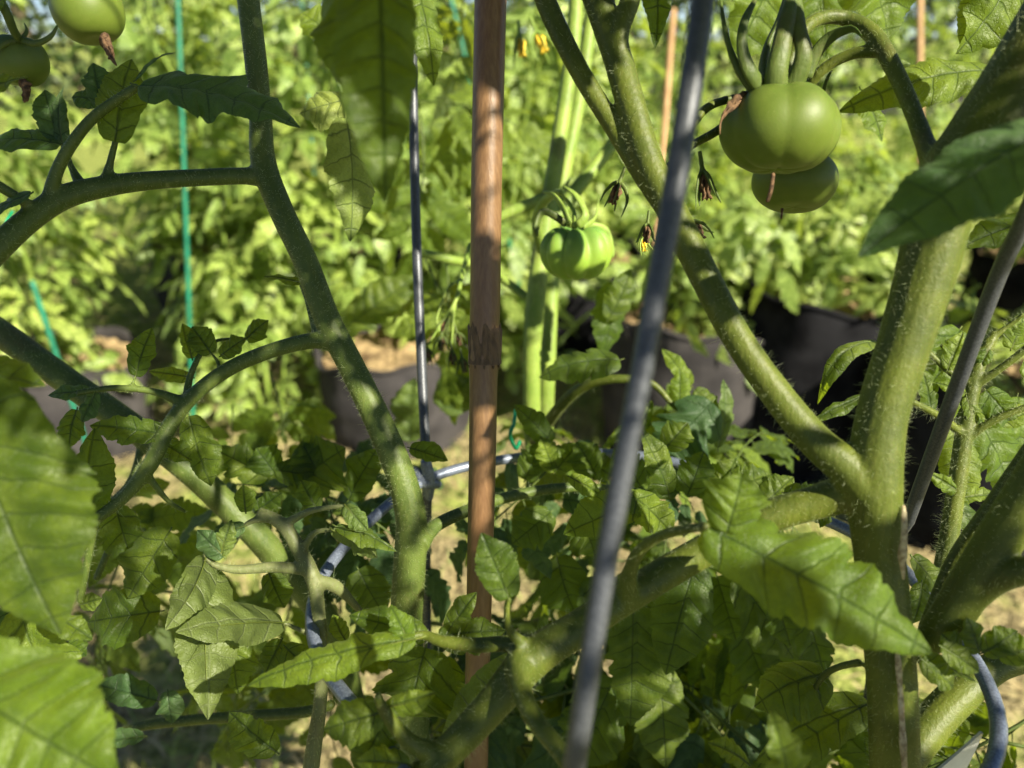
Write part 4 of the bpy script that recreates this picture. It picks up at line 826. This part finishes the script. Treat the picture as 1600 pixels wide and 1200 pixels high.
lf(330, 552, 300, 510, 44, .30); lf(345, 556, 385, 528, 36, .30); lf(300, 560, 285, 505, 30, .302, m=LEAFY); lf(385, 530, 420, 500, 40, .312); lf(300, 590, 232, 580, 26, .304, m=LEAFY)
lf(262, 680, 140, 665, 50, .292, (0, .5, .9)); lf(130, 830, 148, 668, 74, .288, (.2, .1, 1)); lf(250, 690, 300, 720, 40, .30, (0, .4, 1)); lf(295, 650, 330, 760, 60, .31)
lf(640, 700, 700, 720, 34, .33); lf(475, 443, 412, 432, 20, .31, (0, .7, .8)); lf(265, 830, 200, 935, 84, .315, (.1, .1, 1)); lf(250, 955, 138, 972, 96, .32, (0, .3, 1)); lf(180, 790, 215, 900, 70, .33, (.1, .2, 1), m=LEAF)
lf(245, 1095, 146, 1068, 48, .34, (0, .5, .9), m=LEAFB); lf(262, 1080, 270, 1130, 44, .34, m=LEAFB); lf(225, 1150, 150, 1160, 30, .34, m=LEAFB); lf(125, 945, 160, 935, 30, .295)
lf(1008, 782, 880, 835, 72, .31, (0, .4, .9), m=LEAFY); lf(985, 772, 1052, 838, 66, .31, (.1, .4, .9), m=LEAFY); lf(1045, 772, 1000, 670, 48, .335); lf(890, 745, 940, 775, 30, .31, m=LEAFY, serr=.04)
# hanging leaves at the top
lf(592, -90, 601, 318, 132, .17, (.35, .1, 1), nu=19, nv=61, serr=.06, fold=.12, arch=.02, twist=.1, m=LEAF, n=8); lf(545, -60, 560, 165, 112, .20, (-.3, .1, 1), serr=.08)
lf(541, 185, 547, 378, 84, .33, (.55, .2, .9), m=LEAFQ, serr=.12, fold=.12); lf(545, 155, 468, 178, 78, .335, (.1, .3, 1), m=LEAFQ); lf(548, 160, 560, 240, 60, .40, (.3, .2, 1)); lf(655, -10, 678, 135, 55, .35, (.3, .1, 1), m=LEAFY)
lf(520, 60, 470, 20, 60, .40, (0, .2, 1), m=LEAFY)
# ---- thick sprawling stem and its young shoot
R3 = thing_abs('tomato_plant', 'sprawling tomato plant whose thick stem slants down from the left edge into low leaves', 'tomato plant', (-.16, .52, .30))
st = [T('main_stem', [(-120, 440, 42, .36), (0, 520, 42, .36), (100, 592, 42, .36), (200, 662, 42, .36), (290, 730, 42, .365), (360, 795, 42, .37), (430, 870, 42, .38), (520, 990, 42, .41), (560, 1150, 42, .46)]),
 T('young_shoot', [(405, 800, 16, .282), (440, 818, 22, .28), (462, 850, 24, .28), (488, 900, 25, .28), (498, 960, 22, .28), (503, 1030, 21, .28), (500, 1100, 22, .282), (490, 1170, 26, .286), (480, 1250, 28, .29)], STEMG),
 T('leaf_stalk', [(452, 815, 15, .28), (480, 800, 12, .277), (500, 795, 10, .275), (540, 790, 7, .275)], STEMG), T('leaf_stalk', [(475, 855, 14, .28), (492, 832, 10, .277), (520, 828, 8, .275)], STEMG),
 T('leaf_stalk', [(480, 890, 20, .28), (430, 886, 18, .278), (370, 890, 15, .275), (330, 880, 10, .273), (318, 862, 6, .272)], STEMG), T('leaf_stalk', [(495, 908, 20, .28), (522, 915, 22, .285), (548, 938, 14, .29), (570, 968, 9, .295), (575, 1010, 5, .30)], STEMG),
 T('leaf_stalk', [(430, 812, 14, .281), (400, 812, 11, .28), (380, 822, 8, .279)], STEMG), T('leaf_stalk', [(496, 995, 14, .28), (470, 985, 9, .277), (442, 972, 7, .274)], STEMG),
 T('side_branch', [(100, 1185, 12, .38), (200, 1140, 15, .375), (300, 1125, 17, .37), (400, 1118, 18, .365), (480, 1112, 18, .36), (520, 1100, 16, .36)], STEM), T('leaf_stalk', [(130, 825, 18, .35), (200, 760, 14, .355), (220, 700, 12, .36)]),
 T('leaf_stalk', [(150, 905, 11, .35), (175, 850, 11, .35), (210, 800, 9, .355)])]
build_stems(R3, st, STEMD, .0007, 12000, hlen=.0013)
lf = lambda *a, **k: leaf(R3, *a, **k)
lf(442, 972, 274, 988, 88, .27, (-.05, .45, -.9), m=LEAFP, nu=17, nv=57, fold=-.08, serr=.05, ecurl=.02); lf(322, 872, 258, 985, 66, .272, (.35, .3, -.9), m=LEAFP, serr=.05); lf(318, 885, 325, 1125, 100, .276, (-.15, .2, -1), m=LEAFP, nu=17, nv=57, serr=.06)
lf(310, 900, 282, 1050, 62, .28, (.4, .2, -1), m=LEAFP, serr=.05); lf(350, 870, 308, 828, 40, .272, (.1, .3, 1), m=LEAFB); lf(345, 868, 362, 812, 34, .272, m=LEAFP); lf(382, 822, 345, 838, 30, .278, m=LEAFB); lf(384, 800, 380, 757, 34, .28, (.2, .1, 1), m=LEAFY)
lf(520, 828, 590, 872, 56, .272, (.1, .6, -.8), m=LEAFP); lf(525, 822, 620, 862, 40, .274, (.1, .8, .5)); lf(540, 790, 575, 830, 34, .274, m=LEAFP); lf(400, 800, 440, 770, 40, .285); lf(495, 795, 470, 750, 40, .285)
lf(432, 1175, 358, 1112, 60, .27, (0, .4, .9)); lf(445, 1010, 490, 1050, 50, .29, (.1, .2, 1)); lf(440, 1000, 415, 1055, 50, .295); lf(360, 985, 372, 1085, 60, .30, (.2, .2, 1)); lf(420, 895, 445, 950, 50, .31); lf(540, 1000, 520, 960, 30, .28, m=LEAFY)
for a in [(430, 740, 400, 700, 60), (450, 760, 540, 700, 110), (500, 745, 470, 690, 60), (545, 780, 590, 700, 60), (420, 745, 330, 700, 60), (560, 890, 600, 960, 80), (430, 735, 500, 745, 50)]: lf(*a, .36, (random.uniform(-.3, .3), .35, 1))

# ---- plant four: pale sunlit stems behind with the ribbed tomato
R4 = thing_abs('tomato_plant', 'tomato plant with pale sunlit upright stems and one small ribbed tomato in the middle', 'tomato plant', (.03, .72, .30))
st = [T('main_stem', [(905, -120, 22, .50), (896, 60, 24, .50), (872, 230, 26, .50), (848, 380, 30, .50), (834, 500, 31, .50), (831, 620, 28, .51), (835, 760, 28, .53), (838, 900, 28, .56)]),
 T('branch', [(925, 20, 22, .53), (905, 150, 24, .53), (876, 300, 25, .53), (862, 430, 26, .53), (856, 560, 26, .53), (852, 660, 26, .54), (845, 800, 26, .55)]),
 T('side_branch', [(965, 215, 20, .52), (930, 260, 22, .51), (890, 310, 24, .505), (850, 370, 24, .50)]), 
 T('side_branch', [(770, 345, 16, .5), (800, 330, 18, .5), (850, 310, 18, .5)]),
 T('truss_stalk', [(848, 390, 22, .48), (838, 350, 16, .455), (848, 318, 16, .43), (868, 302, 13, .40), (878, 300, 11, .385)]),
 T('side_branch', [(835, 690, 20, .50), (880, 630, 19, .44), (920, 600, 18, .42), (970, 592, 15, .41), (1020, 600, 12, .41), (1060, 640, 9, .41), (1100, 640, 8, .41)], STEM), T('side_branch', [(655, 395, 14, .5), (700, 405, 16, .5), (760, 420, 14, .52), (830, 470, 14, .51)]),
 T('truss_stalk', [(735, 380, 8, .46), (722, 430, 9, .44), (712, 470, 8, .43), (690, 505, 6, .43), (668, 540, 5, .43)]), T('truss_stalk', [(718, 440, 7, .44), (700, 450, 6, .435), (682, 500, 5, .43), (690, 520, 5, .43)]),
 T('truss_stalk', [(712, 465, 7, .43), (708, 500, 7, .43), (706, 540, 6, .43)])]
build_stems(R4, st, STEMP, .0009, 3000, hlen=.002)
T3, c, Z, H, W = tomato(R4, 901, 394, 53, 44, .385, TOML, ribs=8, rib=.24, seed=11, axis=(-.05, 1, .30), lean=.35)
for pts, mt in [([(903, 352, 16, .372), (915, 335, 13, .371), (900, 305, 10, .374), (880, 290, 4, .377)], STEMP), ([(890, 350, 14, .374), (880, 325, 12, .376), (865, 305, 9, .380), (850, 300, 4, .385)], STEMP), ([(912, 355, 12, .375), (930, 340, 7, .38), (936, 305, 3, .384)], STEMP),
            ([(918, 352, 14, .38), (945, 360, 14, .384), (956, 390, 8, .387), (958, 402, 3, .388)], LEAFY and STEMP), ([(885, 350, 12, .38), (850, 330, 12, .378), (838, 355, 16, .376), (840, 372, 3, .377)], STEMD), ([(898, 354, 20, .374), (896, 330, 11, .378), (880, 304, 10, .383)], STEMP)]:
    sub_link('sepal', strip(pts, mt, .5), T3, R4)
for k, a in enumerate([(668, 545, .43, .5, .2), (690, 525, .43, .55, -.1), (706, 548, .43, .55, .1), (714, 520, .43, .5, .3), (722, 560, .43, .55, .2), (698, 500, .43, .45, -.4)]): dried_flower(R4, *a, seed=20+k)
dried_flower(R4, 812, 55, .55, .8, .1, 31, True); dried_flower(R4, 838, 50, .56, .8, .4, 32, True); dried_flower(R4, 1005, 372, .27, .5, .1, 33, True)
lf = lambda *a, **k: leaf(R4, *a, **k)
lf(968, 562, 842, 590, 66, .40, (0, .75, .8), m=LEAF, serr=.3); lf(862, 692, 802, 632, 44, .38, (0, .4, .9)); lf(866, 738, 845, 682, 44, .375, m=LEAFY); lf(866, 738, 905, 692, 44, .375, m=LEAFY)
lf(1112, 628, 1020, 725, 112, .40, (.1, .4, 1), m=LEAFB, serr=.35); lf(1122, 700, 1130, 592, 36, .41, (.5, .1, .9), m=LEAFP); lf(1080, 602, 1034, 545, 30, .42, m=LEAFY); lf(1060, 640, 1062, 575, 36, .41, m=LEAFY)
lf(1085, 610, 1125, 640, 36, .41); lf(1040, 640, 1020, 700, 40, .42, m=LEAFY); lf(985, 690, 1020, 625, 36, .42); lf(950, 500, 985, 420, 50, .46, (.4, .1, 1)); lf(960, 440, 940, 560, 60, .47, (.3, .1, 1), m=LEAF)
lf(900, 715, 960, 745, 50, .39); lf(880, 780, 940, 790, 60, .38, m=LEAFB); lf(1080, 760, 1150, 750, 60, .40); lf(1040, 750, 1100, 700, 50, .41, m=LEAFB); lf(690, 640, 735, 590, 80, .56, m=LEAFP); lf(640, 690, 648, 590, 60, .55, m=LEAFP); lf(530, 520, 660, 430, 70, .58)
lf(1150, 840, 1225, 860, 60, .38)
for a in [(1085, 880, 1040, 1055, 100, .345), (990, 925, 985, 1135, 105, .36), (1150, 900, 1240, 1030, 90, .37), (1120, 900, 1150, 1000, 90, .38), (1030, 1040, 1040, 1200, 90, .37), (930, 900, 935, 1010, 80, .38), (1180, 960, 1220, 1090, 80, .42), (1260, 960, 1290, 1070, 60, .36),
          (960, 1060, 900, 1200, 110, .38), (870, 870, 900, 960, 90, .39), (1150, 800, 1130, 900, 80, .37), (1310, 940, 1330, 1010, 60, .34)]: lf(*a, (random.uniform(-.4, .4), .25, 1))

for a in [(1060, 770, 1010, 735, 60, .35), (1075, 772, 1100, 705, 60, .345), (1120, 775, 1150, 715, 56, .345), (1130, 770, 1205, 742, 62, .34), (1190, 790, 1240, 745, 52, .335), (1000, 760, 960, 700, 60, .37), (1225, 770, 1285, 775, 46, .315), (1040, 700, 1075, 660, 56, .36), (1270, 790, 1300, 815, 40, .29),
          (930, 740, 900, 690, 60, .37), (860, 800, 800, 850, 70, .36), (900, 800, 930, 870, 70, .36), (820, 750, 850, 690, 50, .38), (1300, 880, 1330, 960, 50, .28), (1160, 980, 1200, 1080, 86, .40), (1210, 930, 1235, 1010, 56, .36)]: lf(*a, (random.uniform(-.4, .4), .35, 1), serr=.2)
# ---- low leafy growth filling the foot of the cage, shared leaf meshes
VT = variants('h', LEAF, True); VB = variants('hb', LEAFB, True, 3); VY = variants('hy', LEAFY, True, 3)
g = np.random.default_rng(21); cnt = 0
def filler(root, n, xr, yr, dr, sr=(.45, .85), key=VT):
    for _ in range(n):
        px, py = g.uniform(*xr), g.uniform(*yr); d = g.uniform(*dr); a = g.uniform(0, 6.28); el = g.uniform(-1.15, .3)
        put_leaf(root, key[g.integers(len(key))], P(px, py, d), (math.cos(a)*math.cos(el), math.sin(a)*math.cos(el), math.sin(el)), (g.uniform(-.5, .5), g.uniform(-.9, .1), 1), g.uniform(*sr))
filler(R4, 22, (780, 1190), (800, 1150), (.40, .60), (.4, .75)); filler(R3, 4, (420, 640), (860, 960), (.42, .60), (.35, .6)); filler(R4, 7, (800, 1120), (660, 760), (.46, .6), (.3, .5), VY); filler(R4, 7, (960, 1230), (720, 830), (.36, .46), (.25, .42)); filler(R4, 5, (820, 960), (700, 780), (.37, .45), (.25, .4), VB)
filler(R3, 6, (320, 600), (700, 800), (.38, .5), (.25, .42), VB); filler(R3, 6, (110, 330), (760, 950), (.42, .55), (.35, .6)); filler(R2, 9, (520, 760), (1020, 1220), (.38, .55), (.4, .7)); filler(R3, 2, (330, 480), (1000, 1120), (.42, .55), (.3, .5)); filler(R1, 6, (1200, 1400), (1090, 1230), (.34, .5), (.4, .6)); filler(R4, 6, (850, 1080), (1020, 1180), (.40, .5), (.4, .7), VB)
filler(R1, 5, (1440, 1620), (1060, 1200), (.33, .45), (.3, .5)); filler(R2, 2, (0, 120), (640, 760), (.4, .6), (.3, .5)); filler(R2, 3, (320, 460), (540, 640), (.5, .6), (.25, .4), VY)
filler(R4, 5, (660, 740), (400, 560), (.55, .65), (.25, .4), VY); filler(R4, 4, (560, 760), (-50, 200), (.6, .8), (.4, .6), VY)

# ---- unseen leaves added above the view along the sun rays to dapple the light
UPG = np.random.default_rng(5)
LITP = [(1470, 440, .21), (1455, 500, .21), (1440, 560, .21), (1425, 620, .21), (1410, 690, .21), (1395, 760, .22), (1110, 440, .23), (1150, 510, .228), (1190, 570, .225), (1235, 630, .222), (1015, 270, .235), (990, 160, .237),
  (1150, 180, .24), (1150, 215, .24), (1170, 245, .24), (1170, 200, .237), (1190, 180, .236), (1190, 200, .235), (1215, 215, .235), (1215, 190, .235), (1240, 180, .235), (1240, 235, .236), (1265, 215, .237), (1265, 180, .237), (1215, 250, .237), (1290, 215, .24), (1230, 300, .27), (1270, 290, .27), (1190, 220, .235), (1240, 200, .235), (1280, 200, .238), (1220, 160, .235), (1250, 295, .27), (1200, 140, .24), (1200, 850, .20), (1270, 890, .20), (1340, 940, .195), (1400, 990, .19), (1150, 840, .2), (1160, 780, .2),
  (50, 720, .19), (90, 820, .185), (30, 880, .185), (60, 930, .185), (10, 850, .185), (95, 900, .183), (60, 780, .187), (30, 800, .185), (70, 880, .185), (40, 1100, .175), (100, 1150, .17), (20, 1000, .2), (865, 1030, .225), (845, 1060, .225), (1230, 790, .23), (1150, 830, .23), (1280, 780, .23),
  (350, 970, .27), (320, 990, .27), (400, 950, .27), (310, 1050, .275), (320, 1090, .275), (450, 850, .275), (400, 885, .275), (490, 900, .275), (500, 980, .275), (560, 840, .272), (450, 1050, .235), (540, 1020, .235), (600, 1010, .235),
  (768, 100, .26), (768, 130, .26), (766, 230, .265), (765, 270, .265), (764, 335, .27), (760, 475, .277), (757, 610, .283), (757, 650, .283), (752, 770, .29), (752, 800, .29), (752, 700, .286),
  (1560, 430, .22), (1500, 590, .24), (1450, 720, .26), (1510, 700, .295), (1495, 800, .295), (1540, 720, .33), (1490, 580, .295), (1550, 650, .295), (870, 230, .49), (845, 400, .49), (835, 560, .49), (900, 100, .49), (860, 500, .52),
  (880, 375, .368), (905, 375, .366), (930, 375, .368), (880, 400, .366), (905, 415, .366), (930, 415, .368), (900, 400, .37), (930, 400, .37), (880, 560, .395), (930, 550, .395), (1060, 690, .39), (1120, 650, .4), (1070, 590, .42), (632, 745, .295), (636, 880, .3), (320, 750, .36), (350, 780, .37),
  (595, 150, .16), (600, 220, .163), (560, 120, .16), (545, 250, .38), (550, 320, .38), (500, 150, .38), (1420, 130, .26), (1500, 110, .26), (1530, 40, .28), (1400, 110, .22), (1200, 60, .242), (1230, 80, .24),
  (750, 880, .225), (1440, 1150, .27), (1500, 1090, .27), (1220, 1160, .19), (1250, 1080, .26), (700, 1060, .26), (140, 22, .29), (110, 30, .29), (20, 100, .26), (600, 1120, .22), (900, 960, .37), (1060, 960, .345), (1100, 1000, .38)]
e1 = SUN.cross(Vector((0, 0, 1))).normalized(); e2 = SUN.cross(e1); PROJ = np.array([list(e1), list(e2)]).T
LQ = np.array([list(P(*q)) for q in LITP]) @ PROJ
CAN = []
def upper(root, n, box, scale=(.3, .6), gap=.006):  # adds out-of-view leaves as shade casters, sparing the points kept sunlit
    made = tries = 0
    while made < n and tries < n*40:
        tries += 1
        px, py, d = UPG.uniform(*box[0]), UPG.uniform(*box[1]), UPG.uniform(*box[2]); p = P(px, py, d); t_ = UPG.uniform(.12, .40); q = p+SUN*t_
        if q.z < CAMH+.07+.06*q.y: q = p+SUN*((CAMH+.10+.06*q.y-p.z)/SUN.z)
        a = UPG.uniform(0, 6.28); el = UPG.uniform(-.3, .3); me = VT[UPG.integers(len(VT))]; sc_ = UPG.uniform(*scale)
        dr = (math.cos(a)*math.cos(el), math.sin(a)*math.cos(el), abs(math.sin(el))*.5); up = (UPG.uniform(-.3, .3), UPG.uniform(-.3, .3), 1)
        q = q-Vector(dr)*.1*sc_
        o = put_leaf(root, me, q, dr, up, sc_)
        co = np.empty(len(me.vertices)*3, np.float32); me.vertices.foreach_get('co', co); co = co.reshape(-1, 3)[::9]; M = np.array(o.matrix_basis); W = co@M[:3, :3].T+M[:3, 3]+np.array(list(root.location))
        Q = W @ PROJ; dd = np.sqrt(((Q[:, None]-LQ[None])**2).sum(-1)).min()
        if dd < gap or W[:, 2].min() < CAMH+.03: bpy.data.objects.remove(o); continue
        made += 1
    CAN.append((made, tries))
upper(R1, 26, ((850, 1600), (-50, 1200), (.2, .32))); upper(R2, 32, ((0, 700), (-50, 900), (.2, .32))); upper(R3, 9, ((300, 1100), (600, 1200), (.25, .4)))
upper(R1, 24, ((850, 1600), (-50, 1200), (.2, .32)), (.15, .3), .005); upper(R2, 24, ((200, 900), (-50, 1200), (.2, .32)), (.15, .3), .005)
SHP = [(1380, 390, .178), (1420, 330, .177), (1480, 330, .175), (1560, 250, .172), (1550, 300, .172), (1600, 230, .17), (1450, 330, .18), (1520, 280, .17), (1400, 370, .18), (1580, 240, .17), (1500, 220, .2), (1470, 300, .21), (1560, 130, .2), (1590, 60, .2), (1420, 440, .21), (1395, 520, .213), (1375, 590, .215), (1350, 670, .215), (1370, 900, .22), (1380, 1000, .22), (1380, 1060, .22), (1370, 1150, .22),
  (960, 930, .225), (1040, 890, .228), (910, 975, .225), (1000, 915, .225), (770, 1090, .22), (720, 1150, .22), (1082, 60, .15), (1075, 150, .15), (1060, 250, .15), (1030, 440, .15), (1010, 540, .15), (985, 660, .155), (960, 800, .155), (935, 930, .155), (915, 1080, .155),
  (1500, 950, .225), (1560, 860, .215), (1540, 900, .22), (1600, 780, .21), (768, 60, .26), (768, 20, .26), (766, 160, .26), (766, 180, .26), (766, 195, .26), (764, 375, .27), (764, 395, .27), (762, 415, .27), (762, 430, .27), (762, 448, .273), (760, 500, .275), (765, 300, .266), (756, 580, .28), (755, 670, .285), (755, 700, .286), (752, 735, .287), (753, 825, .293), (750, 870, .296), (768, -20, .258), (758, 530, .277), (756, 560, .28), (755, 685, .286), (754, 850, .295), (748, 1050, .30),
  (385, 40, .29), (400, 150, .29), (412, 240, .29), (440, 330, .29), (478, 410, .29), (512, 500, .29), (548, 570, .29), (592, 640, .29), (615, 700, .29), (640, 820, .29), (630, 940, .3), (200, 283, .28), (300, 278, .29), (60, 330, .27), (100, 240, .265), (430, 546, .29), (300, 620, .285), (240, 710, .28), (100, 592, .34), (200, 662, .34), (40, 545, .34),
  (30, 605, .195), (200, 150, .265), (330, 150, .26), (590, 60, .16), (560, 60, .19), (1400, 100, .222), (1440, 200, .22), (1190, 30, .235), (1240, 20, .235),
  (1080, 950, .34), (990, 1000, .35), (1050, 1080, .36), (880, 860, .38), (950, 880, .38), (700, 1100, .26), (640, 1060, .255), (520, 1150, .22), (300, 1160, .3), (200, 900, .31), (1300, 1100, .26), (1250, 1130, .26), (460, 760, .35), (560, 720, .35), (1250, 1010, .35), (660, 700, .36), (650, 300, .37), (655, 500, .37), (870, 790, .3), (180, 970, .3)]
def shade(pts, tries=140, gap=.0022, ts=(.12, .45), scale=(.09, .26)):  # adds small out-of-view leaves that block the sun from chosen points
    ok = 0
    for px, py, d in pts:
        root = R1 if px > 850 else R2; p = P(px, py, d)
        for _ in range(tries):
            t_ = UPG.uniform(*ts); q = p+SUN*t_
            if q.z < CAMH+.05+.06*q.y: q = p+SUN*((CAMH+.07+.06*q.y-p.z)/SUN.z)
            a = UPG.uniform(0, 6.28); me = VT[UPG.integers(len(VT))]; sc_ = UPG.uniform(*scale); dr = Vector((math.cos(a), math.sin(a), UPG.uniform(-.2, .3)))
            q = q - dr*.24*sc_*UPG.uniform(.3, .95)
            o = put_leaf(root, me, q, dr, (UPG.uniform(-.2, .6), UPG.uniform(-.6, .2), 1), sc_)
            co = np.empty(len(me.vertices)*3, np.float32); me.vertices.foreach_get('co', co); co = co.reshape(-1, 3)[::5]; M = np.array(o.matrix_basis); W = co@M[:3, :3].T+M[:3, 3]+np.array(list(root.location))
            Q = W @ PROJ; dd = np.sqrt(((Q[:, None]-LQ[None])**2).sum(-1)).min(); cov = np.sqrt(((Q-np.array(list(p))@PROJ)**2).sum(-1)).min()
            if dd > gap and cov < .003 and W[:, 2].min() > CAMH+.02: ok += 1; break
            bpy.data.objects.remove(o)
    CAN.append(('shade', ok, len(pts)))
shade(SHP)
